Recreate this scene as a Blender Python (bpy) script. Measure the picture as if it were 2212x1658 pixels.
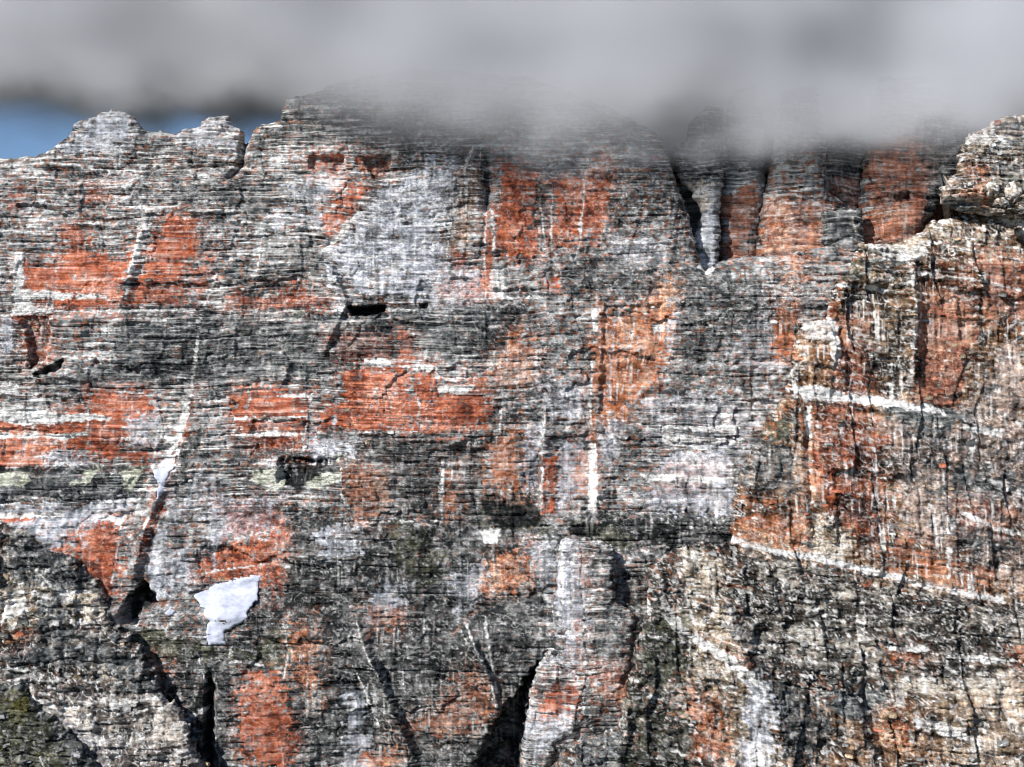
import bpy, math, random
import numpy as np

# ------------------------------------------------------------------ camera, sky, sun, exposure
S = 0.4069            # metres per drawing unit on the plane of the main wall (a 900 m wide view)
DIST = 1500.0         # camera to main wall
H = 420.0             # camera height above the valley floor, level with the middle of the wall
scene = bpy.context.scene
for ob in list(bpy.data.objects): bpy.data.objects.remove(ob, do_unlink=True)
COL = scene.collection

cam_d = bpy.data.cameras.new('camera')
cam = bpy.data.objects.new('camera', cam_d); COL.objects.link(cam)
cam.location = (0, -DIST, H); cam.rotation_euler = (math.pi/2, 0, 0)
cam_d.sensor_width = 36.0
cam_d.lens = 36.0*DIST/(2212*S)
cam_d.clip_end = 60000; cam_d.clip_start = 1.0
scene.camera = cam

SUN_AZ, SUN_EL = math.radians(-47), math.radians(37)    # from the view axis towards the left, and up
to_sun = (math.sin(SUN_AZ)*math.cos(SUN_EL), -math.cos(SUN_AZ)*math.cos(SUN_EL), math.sin(SUN_EL))
world = bpy.data.worlds.new('World'); scene.world = world; world.use_nodes = True
wn = world.node_tree; wn.nodes.clear()
sky = wn.nodes.new('ShaderNodeTexSky'); sky.sky_type = 'NISHITA'; sky.sun_disc = False
sky.sun_elevation = SUN_EL; sky.sun_rotation = math.atan2(to_sun[0], to_sun[1]); sky.altitude = 2400; sky.dust_density = 0.0; sky.air_density = 0.9; sky.ozone_density = 4.0
bg = wn.nodes.new('ShaderNodeBackground'); bg.inputs['Strength'].default_value = 0.065
wo = wn.nodes.new('ShaderNodeOutputWorld')
wn.links.new(sky.outputs[0], bg.inputs[0]); wn.links.new(bg.outputs[0], wo.inputs[0])

sun_d = bpy.data.lights.new('sun', 'SUN'); sun_d.energy = 5.0; sun_d.angle = math.radians(0.6)
sun_d.color = (1.0, 0.965, 0.92)
sun = bpy.data.objects.new('sun', sun_d); COL.objects.link(sun)
import mathutils
sun.rotation_euler = mathutils.Vector(to_sun).to_track_quat('Z', 'Y').to_euler()
sun.location = (-800, -1400, 1400)

vs = scene.view_settings
vs.view_transform = 'Standard'; vs.look = 'None'; vs.gamma = 1.0; vs.exposure = 0.6
vs.use_curve_mapping = False
scene.render.engine = 'CYCLES'
cy = scene.cycles
cy.max_bounces = 6; cy.diffuse_bounces = 2; cy.glossy_bounces = 1; cy.transmission_bounces = 1
cy.volume_bounces = 2; cy.transparent_max_bounces = 4
cy.volume_step_rate = 1.5; cy.volume_max_steps = 256
cy.use_denoising = True; cy.filter_width = 1.0
try: cy.denoiser = 'OPENIMAGEDENOISE'; cy.denoising_input_passes = 'RGB_ALBEDO_NORMAL'; cy.denoising_prefilter = 'ACCURATE'
except Exception: pass

# ------------------------------------------------------------------ noise
rng = np.random.default_rng(7)
NP = 8192
PERM = np.concatenate([rng.permutation(NP)]*3).astype(np.int32)
ANG = rng.random(NP)*2*np.pi
GX, GY = np.cos(ANG).astype(np.float32), np.sin(ANG).astype(np.float32)
RND = rng.random(NP).astype(np.float32)

def perlin(x, y, seed=0):
    x = np.asarray(x, np.float32); y = np.asarray(y, np.float32)
    xi = np.floor(x); yi = np.floor(y); fx = x-xi; fy = y-yi
    xi = xi.astype(np.int32)+seed*131; yi = yi.astype(np.int32)+seed*57
    def g(ix, iy, dx, dy):
        h = PERM[(PERM[ix & (NP-1)]+(iy & (NP-1)))]
        return GX[h]*dx+GY[h]*dy
    u = fx*fx*fx*(fx*(fx*6-15)+10); v = fy*fy*fy*(fy*(fy*6-15)+10)
    a = g(xi, yi, fx, fy); b = g(xi+1, yi, fx-1, fy)
    c = g(xi, yi+1, fx, fy-1); d = g(xi+1, yi+1, fx-1, fy-1)
    return ((a+(b-a)*u)+((c+(d-c)*u)-(a+(b-a)*u))*v)*1.5

def fbm(x, y, seed=0, octs=4, gain=0.5):
    r = 0; a = 1; f = 1
    for o in range(octs):
        r = r+a*perlin(x*f, y*f, seed+o*11); a *= gain; f *= 2.03
    return r

def hash2(i, j, seed=0):
    i = i.astype(np.int32)+seed*977; j = j.astype(np.int32)+seed*331
    return RND[PERM[(PERM[i & (NP-1)]+(j & (NP-1)))]]

def sst(a, b, x):
    t = np.clip((x-a)/(b-a), 0, 1); return t*t*(3-2*t)

def pts(s): return np.array([[float(q) for q in p.split(',')] for p in s.split()], np.float32)

def poly_sd(P, x, y):
    """signed distance to a closed outline, positive inside"""
    best = np.full(x.shape, 1e9, np.float32); ins = np.zeros(x.shape, bool)
    n = len(P)
    for i in range(n):
        ax, ay = P[i]; bx, by = P[(i+1) % n]
        ex, ey = bx-ax, by-ay; L = ex*ex+ey*ey+1e-9
        t = np.clip(((x-ax)*ex+(y-ay)*ey)/L, 0, 1)
        dx = x-ax-t*ex; dy = y-ay-t*ey
        np.minimum(best, dx*dx+dy*dy, out=best)
        if abs(by-ay) > 1e-6:
            c = ((ay > y) != (by > y)) & (x < ex*(y-ay)/(by-ay)+ax)
            ins ^= c
    d = np.sqrt(best)
    return np.where(ins, d, -d)

def line_dist(P, x, y):
    best = np.full(x.shape, 1e9, np.float32)
    for i in range(len(P)-1):
        ax, ay = P[i]; bx, by = P[i+1]
        ex, ey = bx-ax, by-ay; L = ex*ex+ey*ey+1e-9
        t = np.clip(((x-ax)*ex+(y-ay)*ey)/L, 0, 1)
        dx = x-ax-t*ex; dy = y-ay-t*ey
        np.minimum(best, dx*dx+dy*dy, out=best)
    return np.sqrt(best)

# ------------------------------------------------------------------ materials
def new_mat(name):
    m = bpy.data.materials.new(name); m.use_nodes = True
    nt = m.node_tree; nt.nodes.clear()
    out = nt.nodes.new('ShaderNodeOutputMaterial')
    b = nt.nodes.new('ShaderNodeBsdfPrincipled'); nt.links.new(b.outputs[0], out.inputs[0])
    b.inputs['Roughness'].default_value = 0.92
    b.inputs['Specular IOR Level'].default_value = 0.12
    return m, nt, b

def nd(nt, t, **kw):
    n = nt.nodes.new(t)
    for k, v in kw.items():
        if k.startswith('i_'):
            key = k[2:]; n.inputs[int(key) if key.isdigit() else key].default_value = v
        else: setattr(n, k, v)
    return n

def mth(nt, op, a, b=None, c=None):
    n = nt.nodes.new('ShaderNodeMath'); n.operation = op
    for i, v in enumerate((a, b, c)):
        if v is None: continue
        if hasattr(v, 'default_value') or hasattr(v, 'links'): nt.links.new(v, n.inputs[i])
        else: n.inputs[i].default_value = v
    return n.outputs[0]

def scaled_noise(nt, src, sc, detail=4, rough=0.6):
    mp = nd(nt, 'ShaderNodeMapping'); mp.inputs['Scale'].default_value = sc
    nt.links.new(src, mp.inputs[0])
    n = nd(nt, 'ShaderNodeTexNoise', i_Scale=1.0, i_Detail=detail, i_Roughness=rough)
    nt.links.new(mp.outputs[0], n.inputs['Vector'])
    return n.outputs['Fac']

def rock_material(name, attr=True, base=(0.3, 0.3, 0.3)):
    m, nt, b = new_mat(name)
    tc = nd(nt, 'ShaderNodeTexCoord'); src = tc.outputs['Object']
    sp = nd(nt, 'ShaderNodeSeparateXYZ'); nt.links.new(src, sp.inputs[0])
    if attr:
        a = nd(nt, 'ShaderNodeAttribute', attribute_name='pigment'); col = a.outputs['Color']; chip = a.outputs['Alpha']
        bed = nd(nt, 'ShaderNodeAttribute', attribute_name='bed').outputs['Fac']
        streak = nd(nt, 'ShaderNodeAttribute', attribute_name='streak').outputs['Fac']
        iso = nd(nt, 'ShaderNodeAttribute', attribute_name='iso').outputs['Fac']
    else:
        a = nd(nt, 'ShaderNodeRGB'); a.outputs[0].default_value = (*base, 1); col = a.outputs[0]
        oi = nd(nt, 'ShaderNodeObjectInfo')
        hsv = nd(nt, 'ShaderNodeHueSaturation'); nt.links.new(col, hsv.inputs['Color'])
        nt.links.new(mth(nt, 'MULTIPLY_ADD', oi.outputs['Random'], 0.9, 0.5), hsv.inputs['Value'])
        col = hsv.outputs[0]; bed = sp.outputs[2]; chip = 0.4; streak = 0.2; iso = 0.4
    cb = nd(nt, 'ShaderNodeCombineXYZ'); nt.links.new(sp.outputs[0], cb.inputs[0]); nt.links.new(sp.outputs[1], cb.inputs[1]); nt.links.new(bed, cb.inputs[2])
    q = cb.outputs[0]                                            # place along the beds, and height within them
    def thr(v_, lo_, hi_):
        r_ = nd(nt, 'ShaderNodeMapRange', interpolation_type='SMOOTHSTEP'); nt.links.new(v_, r_.inputs[0])
        r_.inputs[1].default_value = lo_; r_.inputs[2].default_value = hi_; return r_.outputs[0]
    beds = scaled_noise(nt, q, (.024, .03, .7), 5, .7)
    run = scaled_noise(nt, q, (.36, .1, .012), 5, .66)
    grain = scaled_noise(nt, src, (.24, .24, .34), 8, .82)
    hw = mth(nt, 'MAXIMUM', mth(nt, 'SUBTRACT', mth(nt, 'MULTIPLY_ADD', streak, -1.2, 1.1), mth(nt, 'MULTIPLY', iso, 1.7)), .1)
    s = mth(nt, 'ADD', mth(nt, 'ADD', mth(nt, 'MULTIPLY', mth(nt, 'SUBTRACT', beds, .5), hw), mth(nt, 'MULTIPLY', mth(nt, 'SUBTRACT', run, .5), mth(nt, 'MULTIPLY', streak, .7))),
            mth(nt, 'MULTIPLY', mth(nt, 'SUBTRACT', grain, .5), 2.1))
    calm = thr(scaled_noise(nt, src, (.011, .011, .016), 4, .6), .36, .62)      # some faces are smooth, some are broken
    s = mth(nt, 'MULTIPLY', s, mth(nt, 'MULTIPLY_ADD', calm, .9, .45))
    f = mth(nt, 'POWER', 10.0, mth(nt, 'MULTIPLY', s, 1.4))
    f = mth(nt, 'MINIMUM', mth(nt, 'MAXIMUM', f, 0.22), 2.4)
    mul = nd(nt, 'ShaderNodeVectorMath', operation='SCALE')
    nt.links.new(col, mul.inputs[0]); nt.links.new(f, mul.inputs['Scale'])
    lh = mth(nt, 'MULTIPLY', thr(scaled_noise(nt, q, (.022, .02, .75), 3, .62), .56, .60), hw)
    lv = mth(nt, 'MULTIPLY', thr(scaled_noise(nt, q, (.30, .1, .010), 3, .6), .59, .64), mth(nt, 'MULTIPLY', streak, streak))
    where = thr(scaled_noise(nt, src, (.035, .035, .05), 4, .65), .40, .60)
    blot = mth(nt, 'MULTIPLY', thr(scaled_noise(nt, q, (.12, .12, .19), 6, .72), .57, .61), mth(nt, 'MULTIPLY_ADD', mth(nt, 'MAXIMUM', iso, streak), 1.3, .35))
    chips = mth(nt, 'MULTIPLY', mth(nt, 'MULTIPLY', mth(nt, 'MINIMUM', mth(nt, 'ADD', mth(nt, 'ADD', lh, lv), blot), 1.0), where), chip)
    pits = mth(nt, 'MULTIPLY', thr(scaled_noise(nt, q, (.04, .1, .75), 4, .66), .575, .62), mth(nt, 'MINIMUM', mth(nt, 'MULTIPLY_ADD', chip, .6, .08), .7))
    pits = mth(nt, 'MAXIMUM', pits, mth(nt, 'MULTIPLY', thr(scaled_noise(nt, q, (.12, .12, .2), 5, .7), .58, .62), mth(nt, 'MULTIPLY', chip, .9)))
    dk = nd(nt, 'ShaderNodeVectorMath', operation='SCALE'); nt.links.new(mul.outputs[0], dk.inputs[0]); dk.inputs['Scale'].default_value = .13
    mx1 = nd(nt, 'ShaderNodeMix', data_type='RGBA'); nt.links.new(pits, mx1.inputs['Factor']); nt.links.new(mul.outputs[0], mx1.inputs['A']); nt.links.new(dk.outputs[0], mx1.inputs['B'])
    mx2 = nd(nt, 'ShaderNodeMix', data_type='RGBA'); nt.links.new(chips, mx2.inputs['Factor']); nt.links.new(mx1.outputs['Result'], mx2.inputs['A']); mx2.inputs['B'].default_value = (.80, .79, .77, 1)
    cl = nd(nt, 'ShaderNodeVectorMath', operation='MINIMUM'); cl.inputs[1].default_value = (0.86, 0.86, 0.86)
    nt.links.new(mx2.outputs['Result'], cl.inputs[0]); nt.links.new(cl.outputs[0], b.inputs['Base Color'])
    bump = nd(nt, 'ShaderNodeBump', i_Strength=0.8, i_Distance=2.2)
    nt.links.new(s, bump.inputs['Height']); nt.links.new(bump.outputs[0], b.inputs['Normal'])
    return m

M_ROCK = rock_material('layered limestone')
M_BLOCK = rock_material('loose limestone block', attr=False, base=(0.22, 0.215, 0.205))
M_TAN = rock_material('weathered tan block', attr=False, base=(0.25, 0.2, 0.15))

def snow_material():
    m, nt, b = new_mat('old snow')
    tc = nd(nt, 'ShaderNodeTexCoord'); src = tc.outputs['Object']
    n1 = scaled_noise(nt, src, (0.25, 0.25, 0.5), 6, 0.7); n2 = scaled_noise(nt, src, (0.03, 0.03, 0.2), 3)
    r = nd(nt, 'ShaderNodeValToRGB'); nt.links.new(mth(nt, 'MULTIPLY_ADD', n1, 0.6, mth(nt, 'MULTIPLY', n2, 0.4)), r.inputs[0])
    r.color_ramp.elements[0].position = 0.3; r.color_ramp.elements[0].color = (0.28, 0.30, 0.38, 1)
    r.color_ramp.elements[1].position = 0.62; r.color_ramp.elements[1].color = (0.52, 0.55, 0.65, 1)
    nt.links.new(r.outputs[0], b.inputs['Base Color'])
    bump = nd(nt, 'ShaderNodeBump', i_Strength=0.5, i_Distance=1.0)
    nt.links.new(n1, bump.inputs['Height']); nt.links.new(bump.outputs[0], b.inputs['Normal'])
    return m
M_SNOW = snow_material()

# ------------------------------------------------------------------ drawing units <-> metres
def frame(depth):
    """unit size at a plane 'depth' metres behind the main wall"""
    return S*(DIST+depth)/DIST
def to_world(u, v, depth):
    k = frame(depth); return (u-1106)*k, H+(829-v)*k

# ------------------------------------------------------------------ pigment of the rock
TYPES = {
 #         darker              mid                 lighter           bed lines, streaks, pale worn edges
 'grey':  ((.030,.036,.040), (.22,.225,.228),  (.58,.58,.585),  .80, .08, .14),
 'red':   ((.11,.024,.011),  (.42,.108,.048),  (.58,.23,.14),   .20, .15, .08),
 'orange':((.16,.055,.02),   (.45,.15,.068),   (.64,.34,.21),   .30, .6, .12),
 'pink':  ((.16,.07,.05),    (.42,.17,.105),   (.58,.33,.235),  .06, .2, .0),
 'pale':  ((.13,.145,.16),    (.46,.48,.54),    (.76,.77,.83),   .35, .55, .05),
 'white': ((.60,.59,.57),    (.83,.82,.80),    (.85,.85,.84),   .90, .1, .5),
 'dark':  ((.008,.011,.013), (.048,.056,.06),  (.18,.187,.187), .20, .12, .16),
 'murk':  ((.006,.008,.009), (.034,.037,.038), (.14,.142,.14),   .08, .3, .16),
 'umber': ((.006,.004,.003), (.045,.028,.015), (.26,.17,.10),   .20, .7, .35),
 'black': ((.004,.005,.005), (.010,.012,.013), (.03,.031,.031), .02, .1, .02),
 'brown': ((.018,.009,.004), (.17,.082,.034),  (.44,.26,.145),  .22, .8, .25),
 'rust':  ((.04,.010,.005),  (.25,.062,.026),  (.48,.19,.11),   .25, .6, .3),
 'tan':   ((.12,.09,.055),   (.44,.35,.245),   (.74,.66,.55),   .60, .5, .5),
 'moss':  ((.010,.012,.007), (.045,.048,.032), (.16,.16,.115),  .12, .15, .12),
 'straw': ((.30,.31,.23),    (.60,.62,.50),    (.74,.76,.64),   .10, .1, .1),
 'warm':  ((.014,.009,.005), (.13,.084,.047),  (.58,.49,.39),   .35, .7, .65),
 'crag':  ((.007,.007,.006), (.036,.031,.025),   (.36,.33,.285),  .20, .15, .34),
}
CHIP = {'umber': .4, 'murk': .2, 'grey': .68, 'red': .16, 'orange': .3, 'pink': .12, 'pale': .4, 'white': .3, 'dark': .3, 'black': .04, 'brown': .35, 'rust': .3, 'tan': .7, 'moss': .25, 'straw': .1, 'warm': .42, 'crag': .36}
SMOOTH = {'red': .75, 'pale': .6, 'orange': .6, 'pink': .5, 'rust': .4, 'straw': .5}

WAVE = {301: .45}; ARCH = {301: -45}     # how far the beds of each body roll
def bedding(u, v, seed, dip=0.0):
    a = WAVE.get(seed, 1.0)
    return v+a*(20*perlin(u/420, v/330, seed+1)+7*perlin(u/120, v/110, seed+2)+2.2*perlin(u/34, v/40, seed+38))+dip*u+a*ARCH.get(seed, 0)*np.exp(-((u-860)/150)**2-((v-500)/120)**2)

def make_pattern(u, v, seed, dip=0.0):
    P = {}
    vv = bedding(u, v, seed, dip)
    P['h'] = .7*perlin(u/200, vv/15, seed+3)+.8*perlin(u/110, vv/6.5, seed+4)+.5*perlin(u/50, vv/4.4, seed+40)
    P['v'] = .8*perlin(u/13, v/150, seed+5)+.8*perlin(u/6, v/85, seed+6)
    P['f'] = fbm(u/34, v/26, seed+7, 4, .62)
    P['g'] = fbm(u/150, v/95, seed+8, 4, .6)
    l1 = sst(.16, .36, perlin(u/130, vv/6.5, seed+9))*sst(-.25, .25, perlin(u/70, v/40, seed+10))
    l2 = sst(.20, .42, perlin(u/7, v/110, seed+12))*sst(.0, .4, perlin(u/60, v/46, seed+13))
    l3 = sst(.34, .52, fbm(u/13, vv/7, seed+14, 2, .6))
    P['line'] = np.clip(l1+.3*l3, 0, 1); P['vline'] = l2
    P['dark'] = np.clip(sst(.18, .40, perlin(u/120, vv/8, seed+16))*sst(-.2, .3, perlin(u/60, v/40, seed+17))
                        + .6*sst(.3, .55, fbm(u/18, v/14, seed+18, 2, .6)), 0, 1)
    n = perlin(u/19+.6*perlin(u/30, v/30, seed+31), v/14, seed+30); n2 = perlin(u/10, v/8, seed+32)
    P['ridge'] = np.clip(sst(.14, .02, np.abs(n))*sst(-.3, .3, perlin(u/40, v/30, seed+33))+.7*sst(.10, .01, np.abs(n2))*sst(-.1, .35, perlin(u/34, v/24, seed+34)), 0, 1)
    P['blot'] = sst(.36, .46, fbm(u/17, vv/11, seed+36, 3, .55)-.35*np.abs(perlin(u/60, v/60, seed+37)))
    P['fleck'] = sst(.12, .4, perlin(u/11, v/10, seed+20)+.6*perlin(u/30, vv/9, seed+21))
    P['n1'] = fbm(u/26, v/20, seed+23, 3, .6)
    P['n2'] = fbm(u/9, v/8, seed+26, 2, .6)
    P['nv'] = perlin(u/10, v/80, seed+28)
    P['nh'] = perlin(u/55, vv/8, seed+29)
    return P

def tint(typ, P, shift=0.0):
    lo, mid, hi, lw, st, rw = TYPES[typ]
    lw = lw*(1.15-2.0*P['sa']); rw = rw*(1+1.6*P['sa']); hz = 1-1.5*P['sa']
    t = .5+shift+.5*P['h']*(1-st*.7)*hz+.5*P['v']*st+(.36+.4*P['sa'])*P['f']+.42*P['g']
    t = np.clip(t, 0, 1)[:, None]
    lo, mid, hi = (np.array(c, np.float32) for c in (lo, mid, hi))
    c = np.where(t < .5, lo+(mid-lo)*t*2, mid+(hi-mid)*(t*2-1))
    k = (P['dark']*.6)[:, None]; c = c*(1-k)+lo*.8*k
    k = np.clip(P['line']*lw+P['vline']*st*.9+P['ridge']*rw+P['blot']*rw, 0, 1)[:, None]; c = c*(1-k)+np.array((.76, .75, .73), np.float32)*k
    return c

def STREAK_MAP(u, v, seed):
    if seed in (351, 371, 381): return .42+.0*u
    if seed == 331: return .25+.0*u
    if seed != 301: return .0*u
    n = 60*perlin(u/150, v/150, 61)+25*perlin(u/40, v/40, 62)
    a = sst(1010, 1110, u+n)*(1-.8*sst(1360, 1420, u+n*.5)*sst(1680, 1620, u)*sst(850, 890, v)*sst(1010, 970, v))*(1-.7*sst(420, 330, v+.4*n))
    return .45*np.maximum(a, sst(1050, 1140, v+.6*n))

def paint(u, v, seed, base, areas, lines=(), fleck=.0, dip=0.0, base_shift=0.0, fleck_map=None):
    P = make_pattern(u, v, seed, dip); P['sa'] = STREAK_MAP(u, v, seed).astype(np.float32)+.0*u
    c = tint(base, P, base_shift); sm = np.zeros(len(u), np.float32); ch = np.full(len(u), CHIP[base], np.float32); sk = np.full(len(u), TYPES[base][4], np.float32)
    if fleck:
        k = np.clip(P['fleck']*(fleck if fleck_map is None else fleck_map), 0, 1)[:, None]
        c = c*(1-k)+np.array((.40, .15, .07), np.float32)*k*(.7+.6*P['f'][:, None])
    for a in areas:
        typ, outline = a[0], a[1]
        amt = a[2] if len(a) > 2 else 1.0
        if typ in ('dark', 'moss', 'murk'): amt = min(1.0, amt+.15)
        rag = a[3] if len(a) > 3 else (10.0 if typ == 'red' else 13.0)
        poly = pts(outline)
        x0, y0 = poly.min(0)-rag*4; x1, y1 = poly.max(0)+rag*4
        idx = np.nonzero((u > x0) & (u < x1) & (v > y0) & (v < y1))[0]
        if len(idx) == 0: continue
        Q = {k: q[idx] for k, q in P.items()}
        sd = poly_sd(poly, u[idx], v[idx])
        if typ in ('white', 'straw', 'black'): rag = min(rag, 5.0); sd = sd+1.5+rag*(.8*Q['n1']+.6*Q['n2']+.5*Q['nh'])
        else:
            if typ in ('red', 'orange', 'rust'):
                hk = (sst(-rag*3.5, 0, sd+rag*Q['g'])*sst(.1, .3, Q['n2']+.6*Q['nv']+.5*Q['h'])*.75*amt)[:, None]
                c[idx] = c[idx]*(1-hk)+tint(typ, Q, .1)*hk
            sd = sd+rag*(1.0*Q['n1']+.9*Q['n2']+1.0*Q['nv']+1.2*Q['nh']+1.0*Q['g']+.5*Q['h']-.5*Q['line'])
        m = sst(-rag*.22, rag*.22, sd)*amt
        if typ in ('red', 'orange', 'rust'): m = m*(1-.8*sst(.40, .60, .9*Q['nv']+.4*Q['g']+.5*Q['n1']))
        if amt < 1: m = m*np.clip(1.1+.6*Q['nv']+.7*Q['n1']+.5*Q['nh'], 0, 1.3)
        m = np.clip(m, 0, 1)[:, None]
        c[idx] = c[idx]*(1-m)+tint(typ, Q)*m
        sm[idx] = sm[idx]*(1-m[:, 0])+SMOOTH.get(typ, 0)*m[:, 0]
        ch[idx] = ch[idx]*(1-m[:, 0])+CHIP[typ]*m[:, 0]
        sk[idx] = sk[idx]*(1-m[:, 0])+TYPES[typ][4]*m[:, 0]
    for a in lines:
        typ, path, wid = a[0], pts(a[1]), a[2]
        rag = wid*1.0
        x0, y0 = path.min(0)-wid*4; x1, y1 = path.max(0)+wid*4
        idx = np.nonzero((u > x0) & (u < x1) & (v > y0) & (v < y1))[0]
        if len(idx) == 0: continue
        Q = {k: q[idx] for k, q in P.items()}
        d = line_dist(path, u[idx]+2.5*Q['n1'], v[idx]+2.5*Q['n2'])
        m = sst(wid*.65, wid*.2, d-rag*.55*(Q['n1']+.6*Q['n2']))
        m = m*np.clip(.75+1.1*perlin(u[idx]/28, v[idx]/28, seed+77)+.5*Q['n2'], 0, 1)
        m = np.clip(m*.95, 0, 1)[:, None]
        c[idx] = c[idx]*(1-m)+tint(typ, Q)*m
    return np.concatenate([np.clip(c, .003, .85), ch[:, None]], 1), sm, sk, P['sa']

# ------------------------------------------------------------------ relief of the rock
def strata(x, z, seed, h, w, warp=1.0):
    """beds of rock broken into blocks: returns bed index, place within bed, block offset 0..1"""
    zz = z/h+warp*(.9*perlin(x/120, z/90, seed)+.35*perlin(x/30, z/40, seed+1)+.12*perlin(x/9, z/12, seed+2))
    k = np.floor(zz); f = zz-k
    ww = w*(.6+.9*hash2(k, k*0, seed+3))
    xx = x/ww+17*hash2(k, k*0+1, seed+4)+.35*perlin(x/25, z/30, seed+5)
    c = np.floor(xx)
    return k, f, hash2(k, c, seed+6), xx-c

FLUTE = {31: (.45, 2.6), 51: (.7, 2.2), 71: (.8, 1.6), 91: (.6, 2.0)}     # beds against flutes
def relief(x, z, seed, amp=1.0, lean=.16, big=1.0):
    d = np.zeros(x.shape, np.float32)
    ba, fa = FLUTE.get(seed, (1.0, 1.0)); wv = 1.0 if ba == 1 else 2.6
    k, f, r, g = strata(x+4*fbm(x/14, z/14, seed+116, 2), z+3*fbm(x/10, z/10, seed+118, 3), seed+110, 34, 75, .5)         # great blocks
    d += big*3.4*(r-.5)+big*.8*sst(.12, .0, f)*sst(-.2, .3, perlin(x/40, z/40, seed+115))
    k, f, r, g = strata(x, z, seed, 11, 34, .28*wv)            # beds: the wall climbs back in stairs
    d += -lean*11*(sst(.72, 1., f)-f)
    d += ba*amp*2.2*(r-.5)-ba*amp*1.2*sst(.86, 1., f)
    k, f, r, g = strata(x, z, seed+20, 4.4, 17, .2*wv)
    d += ba*amp*1.5*(r-.5)-ba*amp*.9*sst(.78, .98, f)
    k, f, r, g = strata(x, z, seed+40, 2.2, 9, .2*wv)
    d += ba*amp*.9*(r-.5)-ba*amp*.5*sst(.72, .97, f)
    for s, w, a in ((70, 19, 1.3), (80, 7, .45)):            # upright corners and cracks
        xx = x/w+.9*perlin(x/90, z/150, seed+s)+.3*perlin(x/20, z/40, seed+s+1)
        c = np.floor(xx); q = xx-c
        d += fa*amp*a*((hash2(c, np.floor(z/(w*2.5)+hash2(c, c*0, seed+s+3)*7), seed+s+2)-.5)+.35*(q-.5))
    d += big*8*fbm(x/170, z/140, seed+90, 3)
    d += amp*1.1*fa**.5*fbm(x/16, z/(9 if ba == 1 else 15), seed+95, 4, .6)
    return d

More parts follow.
